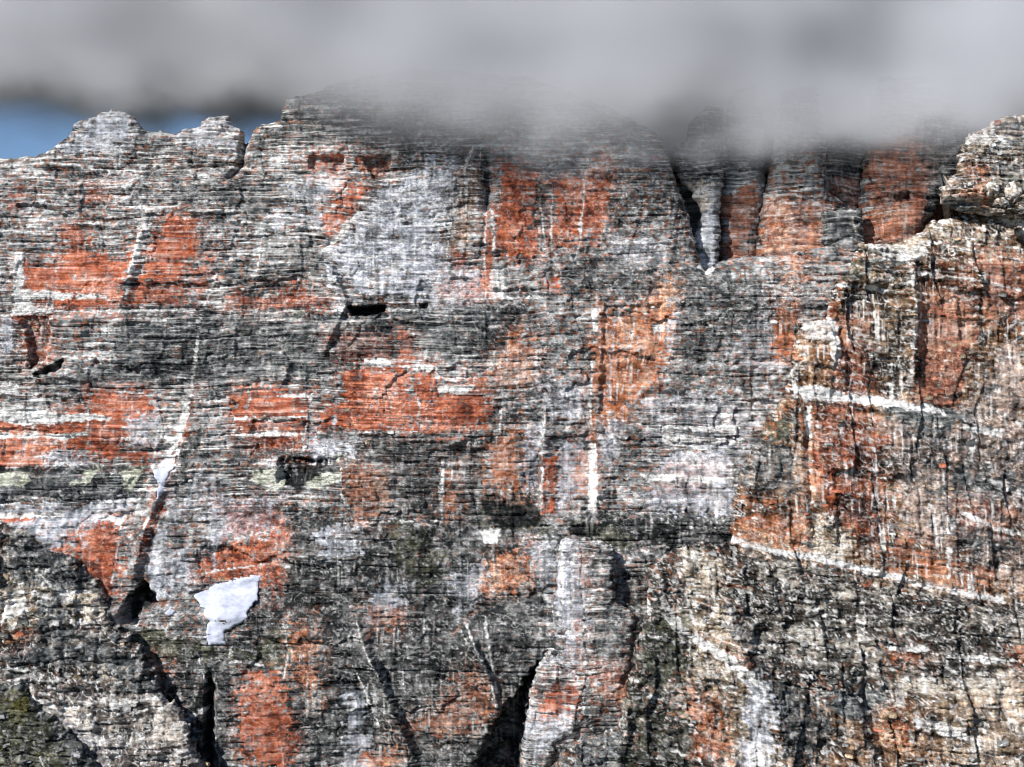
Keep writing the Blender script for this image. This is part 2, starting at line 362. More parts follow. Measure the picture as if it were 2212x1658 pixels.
SURF = {}
def mass(name, outline, depth, fwd, areas, lines=(), base='grey', seed=1, cell=2.2, R=10, K=1.0, lean=.16,
         amp=1.0, big=1.0, rag=5.0, back=60, extra=None, fleck=0., dip=0., mat=None, base_shift=0., holes=(), fleck_map=None,
         smooth=True, relief_fn=None):
    """A body of rock: its outline (drawing units), the depth of its face behind the main wall and how far it bulges."""
    P = pts(outline); k = frame(depth)
    x0, y0 = P.min(0)-6; x1, y1 = P.max(0)+6
    nu, nv = int((x1-x0)/cell)+2, int((y1-y0)/cell)+2
    U, V = np.meshgrid(x0+cell*np.arange(nu, dtype=np.float32), y0+cell*np.arange(nv, dtype=np.float32))
    u, v = U.ravel(), V.ravel()
    sd = poly_sd(P, u, v)+rag*(.8*fbm(u/30, v/16, seed+200, 3, .6)+.5*perlin(u/12, v/40, seed+205)+.8*(hash2(np.floor(u/17+.4*perlin(u/40, v/40, seed+206)), np.floor(v/13+.4*perlin(u/40, v/40, seed+207)), seed+208)-.5))
    for hole in holes: sd = np.minimum(sd, -poly_sd(pts(hole), u, v))
    G = sd.reshape(nv, nu); gy, gx = np.gradient(G, cell)
    gl = np.maximum(gx*gx+gy*gy, .3).ravel()
    inside = sd > 0
    ring = (~inside) & (sd > -cell*1.6)
    t = np.where(ring, -sd/gl, 0)
    t = np.clip(t, 0, cell*1.8)
    u2 = u+t*gx.ravel(); v2 = v+t*gy.ravel()
    ok = (inside | ring).reshape(nv, nu)
    insg = inside.reshape(nv, nu)
    fok = ok[:-1, :-1] & ok[1:, :-1] & ok[:-1, 1:] & ok[1:, 1:]
    anyin = insg[:-1, :-1] | insg[1:, :-1] | insg[:-1, 1:] | insg[1:, 1:]
    fj, fi = np.nonzero(fok & anyin)
    a = fj*nu+fi
    quads = np.stack([a, a+nu, a+nu+1, a+1], 1)
    used = np.zeros(nu*nv, bool); used[quads.ravel()] = True
    remap = np.cumsum(used)-1
    quads = remap[quads]
    u, v, sdv = u2[used], v2[used], np.maximum(sd[used], 0)
    x, z = (u-1106)*k, H+(829-v)*k
    q = 1-np.clip(sdv*k/R, 0, 1)
    d = fwd-K*R*(1-np.sqrt(np.maximum(1-q*q, 0)))
    d = d-lean*(z-(H if depth >= 0 else .5*(z.min()+z.max())))
    pig, sm, sk, iso = paint(u, v, seed+300, base, areas, lines, fleck, dip, base_shift, None if fleck_map is None else fleck_map(u, v))
    bed = H+(829-bedding(u, v, seed+300, dip))*k
    d = d+(relief_fn or relief)(x, bed, seed, amp*(1-sm), lean, big)
    if extra is not None: d = d+extra(u, v, x, z)
    y = depth-d
    # carry the outline back into the mountain so the body is closed at its sides
    e = np.concatenate([quads[:, [0, 1]], quads[:, [1, 2]], quads[:, [2, 3]], quads[:, [3, 0]]])
    n = len(x); key = np.minimum(e[:, 0], e[:, 1]).astype(np.int64)*n+np.maximum(e[:, 0], e[:, 1])
    uq, inv, cnt = np.unique(key, return_inverse=True, return_counts=True)
    be = e[cnt[inv] == 1]
    bv = np.unique(be); m2 = np.full(n, -1); m2[bv] = np.arange(len(bv))+n
    m3 = np.full(n, -1); m3[bv] = np.arange(len(bv))+n+len(bv)
    jit = perlin(u[bv]/9, v[bv]/9, seed+400)
    B = np.clip(G, -40*cell, 40*cell)
    for ax in (0, 1):
        r_ = max(2, min(12, B.shape[ax]//6)); C = np.cumsum(np.pad(B, [(r_+1, r_) if k_ == ax else (0, 0) for k_ in (0, 1)], mode='edge'), axis=ax)
        B = (np.take(C, range(2*r_+1, C.shape[ax]), axis=ax)-np.take(C, range(0, C.shape[ax]-2*r_-1), axis=ax))/(2*r_+1)
    by_, bx_ = np.gradient(B, cell); nx, nz = bx_.ravel()[used][bv], -by_.ravel()[used][bv]
    nl = np.maximum(np.hypot(nx, nz), .05); nx, nz = nx/nl, nz/nl
    tp = back*.42
    xs = [x, x[bv]+nx*tp*.15+jit*1.5, x[bv]+nx*tp]; ys = [y, y[bv]+back*.15+3*jit, y[bv]+back]; zs = [z, z[bv]+nz*tp*.15, z[bv]+nz*tp]
    pg = [pig, pig[bv], pig[bv]]
    q1 = np.stack([be[:, 1], be[:, 0], m2[be[:, 0]], m2[be[:, 1]]], 1)
    q2 = np.stack([m2[be[:, 1]], m2[be[:, 0]], m3[be[:, 0]], m3[be[:, 1]]], 1)
    co = np.stack([np.concatenate(xs), np.concatenate(ys), np.concatenate(zs)], 1)
    pigm = np.concatenate(pg); faces = np.concatenate([quads, q1, q2])
    ob = mesh_from(name, co, faces, pigm, mat or M_ROCK, smooth)
    for an, av in (('bed', bed), ('streak', sk), ('iso', iso)):
        at = ob.data.attributes.new(an, 'FLOAT', 'POINT'); at.data.foreach_set('value', np.concatenate([av, av[bv], av[bv]]).astype(np.float32))
    SURF[ob.name] = (x, y, z, pig, u, v, d)
    return ob

def mesh_from(name, co, faces, pig=None, mat=None, smooth=True):
    me = bpy.data.meshes.new(name)
    c0 = co.mean(0); c0[2] = co[:, 2].min()
    co = co-c0
    me.vertices.add(len(co)); me.vertices.foreach_set('co', co.astype(np.float32).ravel())
    nf = len(faces); fs = faces.shape[1]
    me.loops.add(nf*fs); me.loops.foreach_set('vertex_index', faces.astype(np.int32).ravel())
    me.polygons.add(nf); me.polygons.foreach_set('loop_start', np.arange(0, nf*fs, fs, dtype=np.int32))
    me.polygons.foreach_set('use_smooth', np.full(nf, smooth))
    me.update(calc_edges=True)
    if pig is not None:
        at = me.color_attributes.new('pigment', 'FLOAT_COLOR', 'POINT')
        at.data.foreach_set('color', pig.astype(np.float32).ravel())
    if mat: me.materials.append(mat)
    ob = bpy.data.objects.new(name, me); COL.objects.link(ob); ob.location = c0
    return ob

def tag(o, label=None, cat=None, group=None, kind=None):
    for k_, v_ in (('label', label), ('category', cat), ('group', group), ('kind', kind)):
        if v_: o[k_] = v_
    return o

# relief tools on drawing units
def step(v, u, path, hgt, wid):
    """everything below the path stands 'hgt' metres further out"""
    P = pts(path); yl = np.interp(u, P[:, 0], P[:, 1])+2.5*perlin(u/30, u*0, 5)
    return hgt*sst(0, wid, v-yl)
def crease(u, v, path, hgt, wl, wr):
    """upright rib: rises over wl units from one side, drops over wr units on the other"""
    P = pts(path); P = P[np.argsort(P[:, 1])]
    xl = np.interp(v, P[:, 1], P[:, 0])+3*perlin(v/25, v*0, 9)
    t = u-xl
    e = sst(P[0, 1]-25, P[0, 1]+25, v)*sst(P[-1, 1]+25, P[-1, 1]-25, v)
    return hgt*e*np.where(t < 0, np.clip(1+t/wl, 0, 1)**1.5, np.clip(1-t/wr, 0, 1))
def hollow(u, v, outline, dep, soft):
    sd = poly_sd(pts(outline), u, v)+soft*.4*perlin(u/12, v/12, 3)
    return -dep*sst(0, soft, sd)

# ------------------------------------------------------------------ ground far below
gm, gnt, gb = new_mat('valley scree')
gtc = nd(gnt, 'ShaderNodeTexCoord')
gn = scaled_noise(gnt, gtc.outputs['Object'], (.01, .01, .01), 6)
gr = nd(gnt, 'ShaderNodeValToRGB'); gnt.links.new(gn, gr.inputs[0])
gr.color_ramp.elements[0].color = (.06, .07, .04, 1); gr.color_ramp.elements[1].color = (.24, .23, .2, 1)
gnt.links.new(gr.outputs[0], gb.inputs['Base Color'])
n = 60; gxs, gys = np.meshgrid(np.linspace(-1, 1, n), np.linspace(-1, 1, n))
gX = np.sign(gxs)*np.abs(gxs)**3*30000; gY = np.sign(gys)*np.abs(gys)**3*30000
gZ = 30+25*fbm(gX/600, gY/600, 3, 3)
a = (np.arange(n-1)[:, None]*n+np.arange(n-1)[None, :]).ravel()
gnd = mesh_from('ground', np.stack([gX.ravel(), gY.ravel(), gZ.ravel()], 1), np.stack([a, a+1, a+n+1, a+n], 1), None, gm)
tag(gnd, kind='structure')

# ------------------------------------------------------------------ the main wall
WALL = ('-60,330 0,322 35,318 62,312 90,290 116,270 126,248 150,236 175,226 210,216 240,218 262,238 275,254 300,262 345,263 '
        '380,256 405,250 412,236 430,228 470,226 476,246 498,262 504,290 512,284 520,262 535,250 560,244 585,236 590,212 602,190 640,182 720,150 900,120 1150,140 1300,200 '
        '1400,250 1440,280 1452,312 1462,345 1478,395 1500,470 1515,530 1530,585 1560,560 1600,548 1700,545 1790,530 1860,500 1900,560 '
        '1900,900 1800,1250 1800,1740 -60,1740')
BUTT = ('2330,330 2260,430 2180,452 2110,455 2040,470 1998,496 1960,518 1905,522 1872,522 1850,560 1842,590 1815,610 1790,680 1740,700 1720,760 1712,820 1700,840 1690,860 1665,900 '
        '1645,930 1620,975 1600,1010 1585,1060 1578,1120 1575,1172 1590,1196 1640,1222 1760,1248 1960,1300 2150,1334 2330,1356')
# patches of stained, bare and overgrown rock on the wall, plus painted shade (drawing units)
A = [
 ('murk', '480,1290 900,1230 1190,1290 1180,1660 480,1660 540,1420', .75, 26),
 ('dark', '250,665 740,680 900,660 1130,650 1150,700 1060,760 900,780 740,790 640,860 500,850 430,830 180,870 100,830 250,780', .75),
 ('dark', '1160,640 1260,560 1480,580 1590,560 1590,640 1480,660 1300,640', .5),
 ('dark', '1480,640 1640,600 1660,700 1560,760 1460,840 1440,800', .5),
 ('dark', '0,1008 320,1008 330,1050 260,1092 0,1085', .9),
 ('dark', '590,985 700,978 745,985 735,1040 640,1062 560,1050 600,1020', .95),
 ('black', '606,984 725,982 702,1012 655,1050 615,1046', 1, 5),  # shadow below the overhang, painted into the rock colour
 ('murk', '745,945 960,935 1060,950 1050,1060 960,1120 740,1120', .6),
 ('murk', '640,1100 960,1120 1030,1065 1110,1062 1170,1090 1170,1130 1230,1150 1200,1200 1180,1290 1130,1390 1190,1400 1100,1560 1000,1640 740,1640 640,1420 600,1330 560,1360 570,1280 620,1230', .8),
 ('murk', '1230,1105 1570,1105 1575,1165 1500,1185 1300,1180 1225,1150', .85),
 ('moss', '1225,1120 1330,1130 1380,1170 1300,1182 1225,1165', 1, 6), ('black', '1225,1140 1260,1128 1290,1150 1240,1165', .9, 5), ('black', '1380,1150 1440,1130 1460,1150 1400,1175', .8, 6), ('moss', '1030,1066 1110,1060 1170,1085 1165,1135 1100,1140 1045,1125', .8, 14),
 ('moss', '860,1130 930,1140 960,1200 920,1260 850,1200', .7),
 ('black', '1035,1075 1100,1063 1150,1075 1168,1100 1160,1130 1105,1138 1060,1120', .9, 12),
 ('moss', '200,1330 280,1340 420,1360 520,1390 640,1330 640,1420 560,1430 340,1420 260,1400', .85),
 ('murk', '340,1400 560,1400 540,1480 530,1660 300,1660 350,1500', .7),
 ('murk', '1280,1290 1390,1200 1400,1400 1290,1420', .5),
 ('dark', '300,420 560,360 700,370 720,420 560,450 420,440', .5),
 ('dark', '570,480 740,560 730,640 640,600 560,540', .45),
 ('dark', '650,215 1000,240 1080,300 900,330 780,360 760,290 600,300 520,290', .45),
 # bare grey-blue sheets of water-washed rock
 ('pale', '800,400 880,360 1000,300 1005,360 985,420 960,560 1040,600 1040,640 900,650 750,645 715,560 730,500 760,440', .8, 26),
 ('pale', '720,540 800,470 960,520 940,560 800,600 740,600', .7),
 ('pale', '580,450 700,440 690,490 590,480', .7), ('pale', '610,390 730,380 700,430 620,430', .5),
 ('pale', '130,560 150,560 150,640 130,640', .6, 5), ('pale', '30,545 58,550 60,590 25,600', .8, 5),
 ('pale', '395,600 425,590 420,660 395,660', .9, 6), ('pale', '0,690 24,690 24,760 0,770', .8, 5),
 ('pale', '265,860 330,850 320,930 300,980 275,960', .8), ('pale', '90,975 195,960 200,1000 90,1000', .8),
 ('pale', '655,930 770,935 760,975 690,990 655,975', .9), ('pale', '330,1010 480,1000 470,1060 360,1130', .35),
 ('pale', '0,1090 290,1085 250,1140 160,1160 160,1200 90,1150 0,1140', .75), 
 ('pale', '480,1070 620,1070 610,1110 590,1150 500,1165 470,1200 440,1200 460,1120', .85),
 ('pale', '350,1140 380,1130 370,1200 395,1270 350,1290 335,1210', .9, 6), ('pale', '380,1180 440,1190 420,1260 390,1270', .6),
 ('pale', '690,1140 790,1130 780,1180 700,1200', .55), ('pale', '800,1250 880,1250 880,1310 800,1330', .6),
 ('pale', '640,1020 560,1020 560,985 600,985', .3),
 ('pale', '1130,930 1170,900 1160,1060 1130,1060', .7, 6), ('pale', '1205,960 1275,940 1265,1060 1200,1100', .85, 6),
 ('pale', '1300,905 1360,900 1345,1000 1290,1000', .6), ('pale', '1390,1000 1580,960 1580,1105 1400,1100', .8),
 ('pale', '1440,680 1470,680 1450,780 1430,820', .8, 6), ('pale', '1330,520 1450,520 1440,560 1340,560', .4),
 ('pale', '1160,830 1270,830 1270,900 1170,900', .5), ('pale', '1540,360 1570,480 1560,560 1530,570', .9, 5),
 ('pale', '1125,1170 1195,1180 1190,1280 1130,1200', .5), ('pale', '980,1240 1050,1200 1050,1280 990,1330', .45),
 ('pale', '1400,1440 1440,1420 1480,1520 1420,1600', .3), ('pale', '760,1450 800,1480 830,1640 760,1640', .55),
 ('pale', '1590,690 1700,650 1690,800 1600,800', .35), ('pale', '1380,860 1520,850 1640,900 1600,1000 1400,950', .4),
 ('pale', '60,300 180,240 250,245 240,290 120,330', .85, 14), ('pale', '330,265 470,240 480,300 350,310', .4, 14), ('pale', '1480,395 1570,380 1560,430 1520,560 1505,500', .7, 5),
 # iron-red walls
 ('red', '22,552 60,562 110,552 128,500 168,500 180,545 255,560 285,520 300,500 255,625 245,664 150,668 60,665 26,650'),
 ('red', '120,480 180,480 172,530 125,525', .6), 
 ('red', '325,490 350,462 412,462 410,535 380,600 375,658 258,662 275,612 300,560'),
 ('red', '415,570 455,545 440,620 415,655 395,650', .8), ('red', '165,390 205,390 215,425 170,425', .55), ('red', '0,380 35,400 20,430 0,440', .4),
 ('rust', '25,674 104,674 108,720 96,780 66,812 50,770 46,710'), ('black', '55,750 95,740 88,790 60,800', .45, 7),
 ('red', '480,620 560,640 640,618 700,640 690,668 480,672', .55), ('red', '580,615 660,618 640,640 590,640', .7),
 ('red', '0,918 60,912 130,905 185,888 190,850 322,842 322,890 268,905 272,965 325,982 325,1006 195,985 140,965 92,985 92,1002 0,1008'),
 ('red', '140,880 190,870 190,900 140,905', .8), 
 ('red', '497,900 505,850 560,846 670,846 664,900 655,932 650,976 560,978 520,950'), ('rust', '520,935 652,932 650,978 545,978', .8),
 ('red', '738,860 742,806 800,792 830,800 872,786 885,850 905,800 938,795 952,852 1050,812 1058,900 1040,928 900,936 840,930 692,934 695,884'),
 ('red', '860,700 900,740 890,800 860,790', .5), ('red', '700,720 860,720 840,780 730,790', .3),
 ('red', '190,1142 278,1122 276,1205 268,1285 215,1292 182,1240 150,1222 158,1195 185,1200'),
 ('red', '0,1115 90,1112 80,1122 0,1126', .8, 4), ('red', '150,1180 172,1160 165,1210 148,1215', .8),
 ('red', '442,1212 470,1182 500,1172 604,1148 592,1215 582,1248 480,1256 445,1240'), ('red', '480,1090 620,1080 600,1150 500,1160', .45),
 ('red', '590,1120 625,1140 615,1250 600,1290 590,1210', .6), 
 ('red', '725,402 760,378 790,398 768,430 745,470 720,502 688,502 695,462 708,438', .9), ('red', '660,320 720,318 722,352 665,355', .8), ('rust', '762,335 800,310 835,330 830,362 800,375 775,360', .85),
 ('red', '1085,342 1150,348 1164,400 1158,470 1170,545 1120,556 1068,532 1078,430', .95), 
 ('red', '1195,386 1262,384 1322,382 1318,430 1290,470 1262,515 1230,522 1193,512', .85), ('red', '1292,332 1326,335 1322,440 1300,500 1282,512 1270,430', .7),
 ('red', '1044,450 1058,450 1068,560 1066,638 1046,638', .8, 5), ('red', '1180,596 1212,594 1208,622 1182,620', .9, 5),
 ('red', '950,610 1046,600 1046,640 950,642', .5), ('red', '970,530 1010,540 1000,570 975,570', .6),
 ('orange', '1295,650 1330,690 1420,640 1450,600 1445,730 1425,820 1365,880 1352,903 1290,900 1280,790'),
 ('orange', '1072,770 1108,700 1150,735 1146,820 1082,830', .7), ('orange', '1060,930 1128,922 1128,1058 1052,1048', .7), ('red', '1172,992 1208,985 1196,1102 1172,1102', .9, 6),
 ('orange', '1240,1000 1285,900 1280,1050 1240,1070', .55), ('orange', '1680,662 1722,656 1722,770 1668,776', .9, 6), ('orange', '1400,1010 1560,1010 1540,1060 1420,1060', .3),
 ('orange', '1062,1205 1135,1182 1142,1240 1050,1266', .85), ('orange', '740,1010 830,1010 830,1120 770,1120', .5), ('orange', '955,1000 985,1000 990,1100 955,1110', .6),
 ('red', '552,1428 620,1430 640,1500 655,1580 640,1625 565,1620 545,1560', .9), ('orange', '640,1330 690,1320 700,1480 660,1440', .6),
 ('orange', '325,1420 388,1418 372,1495 352,1500', .85), ('orange', '850,1550 960,1500 1000,1420 1060,1440 1070,1520 960,1560', .35),
 ('orange', '1700,540 1760,545 1740,600 1710,605', .6), ('orange', '800,1600 860,1590 860,1640 800,1640', .7),
 ('orange', '1300,1430 1365,1420 1352,1488 1280,1500', .7), ('orange', '800,1300 880,1310 860,1340 810,1340', .5), ('brown', '990,300 1030,300 1040,420 1000,520 965,540 985,420', .6),
 ('rust', '318,1180 345,1060 380,960 400,880 408,830 424,830 412,920 385,1010 352,1120 330,1200', .85, 6), ('murk', '372,1060 400,960 440,930 440,1000 400,1080', .6),
 # broken white ledges: pale limestone and talus, sunlit highlights painted in
 ('white', '16,548 30,552 32,625 60,627 130,632 215,640 190,644 120,642 50,645 60,668 100,668 60,676 16,678'),
 ('white', '0,882 40,876 100,888 140,900 185,892 240,904 160,908 120,914 60,918 0,905', 1, 7), ('white', '0,938 100,940 190,936 150,948 60,944 0,946', .9, 4),
 ('white', '790,780 830,776 850,786 828,795 805,788', 1, 5), ('white', '895,788 945,794 930,800 895,798', 1, 4), ('white', '942,800 948,832 1020,836 1008,848 960,846 948,850', 1, 5),
 ('white', '640,852 660,850 665,858 600,856', .9, 3), ('white', '505,905 650,902 600,912 560,908', .9, 4), ('white', '500,940 620,934 655,938 560,944', .9, 3),
 ('white', '290,490 312,470 308,500 290,540 270,600 262,640 268,590 280,540', .9, 6), ('white', '330,1010 380,980 378,940 398,870 410,830 404,900 384,960 378,1010', .95, 6),
 ('white', '1280,672 1290,665 1292,720 1284,712', 1, 3), ('white', '1414,702 1440,702 1432,712 1418,716', 1, 3), ('white', '1274,960 1286,960 1288,1100 1272,1100', .95, 4),
 ('white', '0,826 40,828 30,846 0,850', .9, 4), ('white', '225,1113 280,1113 278,1130 262,1120', .9, 4), ('white', '0,1108 150,1104 150,1110 0,1116', .9, 3),
 ('white', '1060,570 1085,560 1086,640 1056,640', .5, 6), ('white', '690,540 750,470 770,450 740,500', .6, 5), ('white', '1530,560 1550,575 1535,590 1512,575', 1, 4),
 ('white', '1430,940 1560,948 1600,955 1440,962', .6, 5), ('white', '1390,915 1500,925 1600,918 1590,932 1400,930', .7, 5), ('white', '1385,1025 1580,1032 1560,1040 1400,1038', .8, 4),
 ('white', '1420,1205 1500,1195 1500,1218 1440,1220', .8, 6), ('white', '1040,1145 1080,1140 1075,1170 1050,1165', .9, 4),
 ('straw', '0,1022 60,1015 80,1035 50,1048 0,1050', .9, 7), ('straw', '200,1010 225,1005 205,1040 165,1042', .8, 6), ('straw', '270,1010 315,1008 300,1045 280,1055', .9, 6),
 ('straw', '550,1010 610,1012 618,1045 590,1058 552,1040', .9, 6), ('straw', '668,1045 700,1022 738,1018 735,1035 690,1052', .9, 5), ('straw', '720,985 748,980 730,995', .9, 3), ('straw', '620,668 650,668 645,690 625,688', .8, 5),
 # shade in caves, clefts and under overhangs, painted black
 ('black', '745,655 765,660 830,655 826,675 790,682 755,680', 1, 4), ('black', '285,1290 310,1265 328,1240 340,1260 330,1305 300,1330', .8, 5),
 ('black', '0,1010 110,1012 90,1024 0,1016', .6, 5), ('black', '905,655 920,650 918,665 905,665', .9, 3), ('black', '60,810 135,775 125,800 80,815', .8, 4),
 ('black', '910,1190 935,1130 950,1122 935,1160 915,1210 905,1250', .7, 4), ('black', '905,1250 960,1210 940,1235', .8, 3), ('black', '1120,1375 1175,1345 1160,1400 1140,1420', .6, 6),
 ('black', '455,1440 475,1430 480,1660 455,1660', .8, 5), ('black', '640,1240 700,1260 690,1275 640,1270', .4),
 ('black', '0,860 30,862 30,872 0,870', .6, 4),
]
L = [
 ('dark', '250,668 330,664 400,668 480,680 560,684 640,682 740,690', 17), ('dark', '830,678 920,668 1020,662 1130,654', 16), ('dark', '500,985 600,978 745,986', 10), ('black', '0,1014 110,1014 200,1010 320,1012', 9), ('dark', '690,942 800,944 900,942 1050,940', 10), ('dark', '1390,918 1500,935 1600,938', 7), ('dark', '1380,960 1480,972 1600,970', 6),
 ('white', '406,836 390,910 374,965 358,1010', 15), ('white', '424,700 415,790 408,840', 6), ('white', '330,1030 305,1090 285,1140', 6), ('white', '345,1080 325,1150', 5), ('white', '395,950 378,1010 366,1040', 6), ('white', '505,905 560,903 650,903', 5), ('white', '515,940 600,934 655,936', 5), ('white', '130,632 215,640', 6), ('white', '1175,640 1070,642 910,648', 4),
 ('white', '1022,298 1005,345 990,420 968,470 962,560', 5), ('white', '1036,300 1034,345', 4), ('white', '985,350 1034,346', 3), ('white', '1062,450 1068,560 1078,638', 6), ('white', '1048,450 1046,560 1048,640', 4),
 ('white', '1275,330 1265,400 1256,520 1240,560', 5), ('white', '1195,385 1192,520', 3.5), ('white', '1082,345 1078,430', 4), ('white', '1165,400 1180,520', 3),
 ('pale', '1330,700 1325,770 1315,870', 5), ('white', '1372,700 1362,770 1345,850', 4), ('white', '1395,770 1383,800', 3), ('white', '1280,780 1276,900 1278,930', 5), ('white', '1178,850 1175,960 1168,1100', 6),
 ('white', '1085,820 1080,930', 6), ('white', '958,1000 955,1120', 6), ('white', '740,1010 742,1060 750,1085', 4), ('white', '905,862 910,930', 5), ('pale', '735,810 725,900 718,940', 7), ('white', '672,850 668,900 655,950', 5),
 ('white', '460,545 455,600 430,660', 5), ('white', '555,490 540,640', 3), ('white', '190,850 192,960', 4), ('pale', '340,850 338,960 328,1010', 6), ('pale', '540,860 530,880', 6), ('white', '425,690 415,760 405,850', 5),
 ('pale', '560,1080 545,1160', 6), ('pale', '590,1075 580,1180', 5), ('pale', '500,1080 470,1200 478,1230', 7), ('pale', '440,1000 420,1060 375,1140', 7), ('white', '280,1120 262,1250', 3),
 ('white', '0,672 200,672 420,668', 4), ('white', '480,672 690,668', 3), ('white', '910,650 1100,640', 3), ('white', '690,935 900,934', 3), ('white', '750,1126 960,1122', 3), ('white', '720,480 560,500', 3),
 ('white', '780,1330 800,1380 830,1440', 3.5), ('white', '770,1410 800,1470 830,1540', 4), ('white', '1010,1330 1060,1440 1075,1500', 4), ('white', '1050,1320 1062,1400 1075,1470', 4), ('white', '1150,1370 1165,1340', 6),
 ('white', '520,1612 560,1622 640,1628 740,1640', 4), ('white', '395,1520 430,1525 470,1505', 7), ('white', '520,1405 590,1415', 4), ('white', '630,1330 640,1400 632,1440', 4), ('white', '450,1390 470,1450', 2),
 ('straw', '262,1340 285,1370 300,1405', 5), ('white', '720,545 760,560 860,540 960,520', 3), ('white', '740,590 860,570', 3), ('black', '700,770 735,720 750,700', 7), ('black', '715,560 735,600 745,650', 7), ('dark', '1045,340 1060,390 1050,430', 9),
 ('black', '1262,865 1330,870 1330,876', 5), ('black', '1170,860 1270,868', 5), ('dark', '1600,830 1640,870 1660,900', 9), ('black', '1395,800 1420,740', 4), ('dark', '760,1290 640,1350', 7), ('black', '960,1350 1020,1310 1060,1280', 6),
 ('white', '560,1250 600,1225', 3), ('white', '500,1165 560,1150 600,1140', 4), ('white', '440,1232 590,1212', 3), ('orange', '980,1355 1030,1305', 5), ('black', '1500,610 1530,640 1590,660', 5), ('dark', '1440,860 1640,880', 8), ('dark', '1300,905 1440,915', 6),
]
def wall_extra(u, v, x, z):
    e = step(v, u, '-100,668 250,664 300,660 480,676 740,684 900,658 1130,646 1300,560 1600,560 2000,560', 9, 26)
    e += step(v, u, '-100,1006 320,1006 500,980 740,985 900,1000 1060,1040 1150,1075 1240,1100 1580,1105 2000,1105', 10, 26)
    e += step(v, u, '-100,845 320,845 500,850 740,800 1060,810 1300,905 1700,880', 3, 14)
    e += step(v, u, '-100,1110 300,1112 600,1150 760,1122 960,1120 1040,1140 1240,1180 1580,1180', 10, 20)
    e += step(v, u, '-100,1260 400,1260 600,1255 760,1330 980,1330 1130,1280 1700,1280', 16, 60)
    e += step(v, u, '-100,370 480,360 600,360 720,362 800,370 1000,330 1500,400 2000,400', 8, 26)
    e += crease(u, v, '345,1070 322,1170 305,1250', 8, 40, 18)
    e += crease(u, v, '300,470 285,530 262,610 250,665', 5, 40, 22)
    e += crease(u, v, '1045,330 1052,390 1048,450', -12, 20, 20)
    e += crease(u, v, '1180,870 1172,960 1168,1100', 8, 10, 50)
    e += crease(u, v, '1288,960 1288,1100', 8, 10, 40)
    e += crease(u, v, '475,1440 470,1660', -22, 8, 20)
    e += crease(u, v, '1580,480 1530,580', -8, 12, 12)
    e += crease(u, v, '712,580 745,650 700,760', 6, 30, 9)
    e += crease(u, v, '1420,650 1385,820 1340,900', 3, 100, 30)
    e += crease(u, v, '780,1330 830,1440 900,1600', 10, 60, 16)
    e += crease(u, v, '1010,1330 1070,1470 1075,1530', 8, 40, 12)
    e += crease(u, v, '504,288 500,340 470,380', -10, 14, 14)
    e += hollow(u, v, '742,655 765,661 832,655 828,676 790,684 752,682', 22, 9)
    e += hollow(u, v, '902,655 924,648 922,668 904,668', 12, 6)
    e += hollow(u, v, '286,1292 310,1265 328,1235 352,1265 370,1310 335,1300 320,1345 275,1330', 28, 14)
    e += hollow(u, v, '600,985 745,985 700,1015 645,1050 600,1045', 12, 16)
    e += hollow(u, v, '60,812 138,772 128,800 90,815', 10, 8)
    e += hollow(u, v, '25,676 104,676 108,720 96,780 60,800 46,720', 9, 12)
    e += hollow(u, v, '1130,1440 1185,1375 1150,1470 1120,1740 940,1740 1010,1650 1060,1540', 60, 22)
    e += hollow(u, v, '1300,655 1440,650 1440,740 1420,820 1360,890 1290,900', 4, 14)
    e += hollow(u, v, '650,318 735,318 740,360 680,362 650,352', 8, 8) + hollow(u, v, '765,330 840,310 840,365 800,378', 9, 9)
    return e
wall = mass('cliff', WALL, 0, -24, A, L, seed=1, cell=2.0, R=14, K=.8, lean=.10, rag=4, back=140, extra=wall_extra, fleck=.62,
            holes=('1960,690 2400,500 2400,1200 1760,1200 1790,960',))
tag(wall, kind='structure')

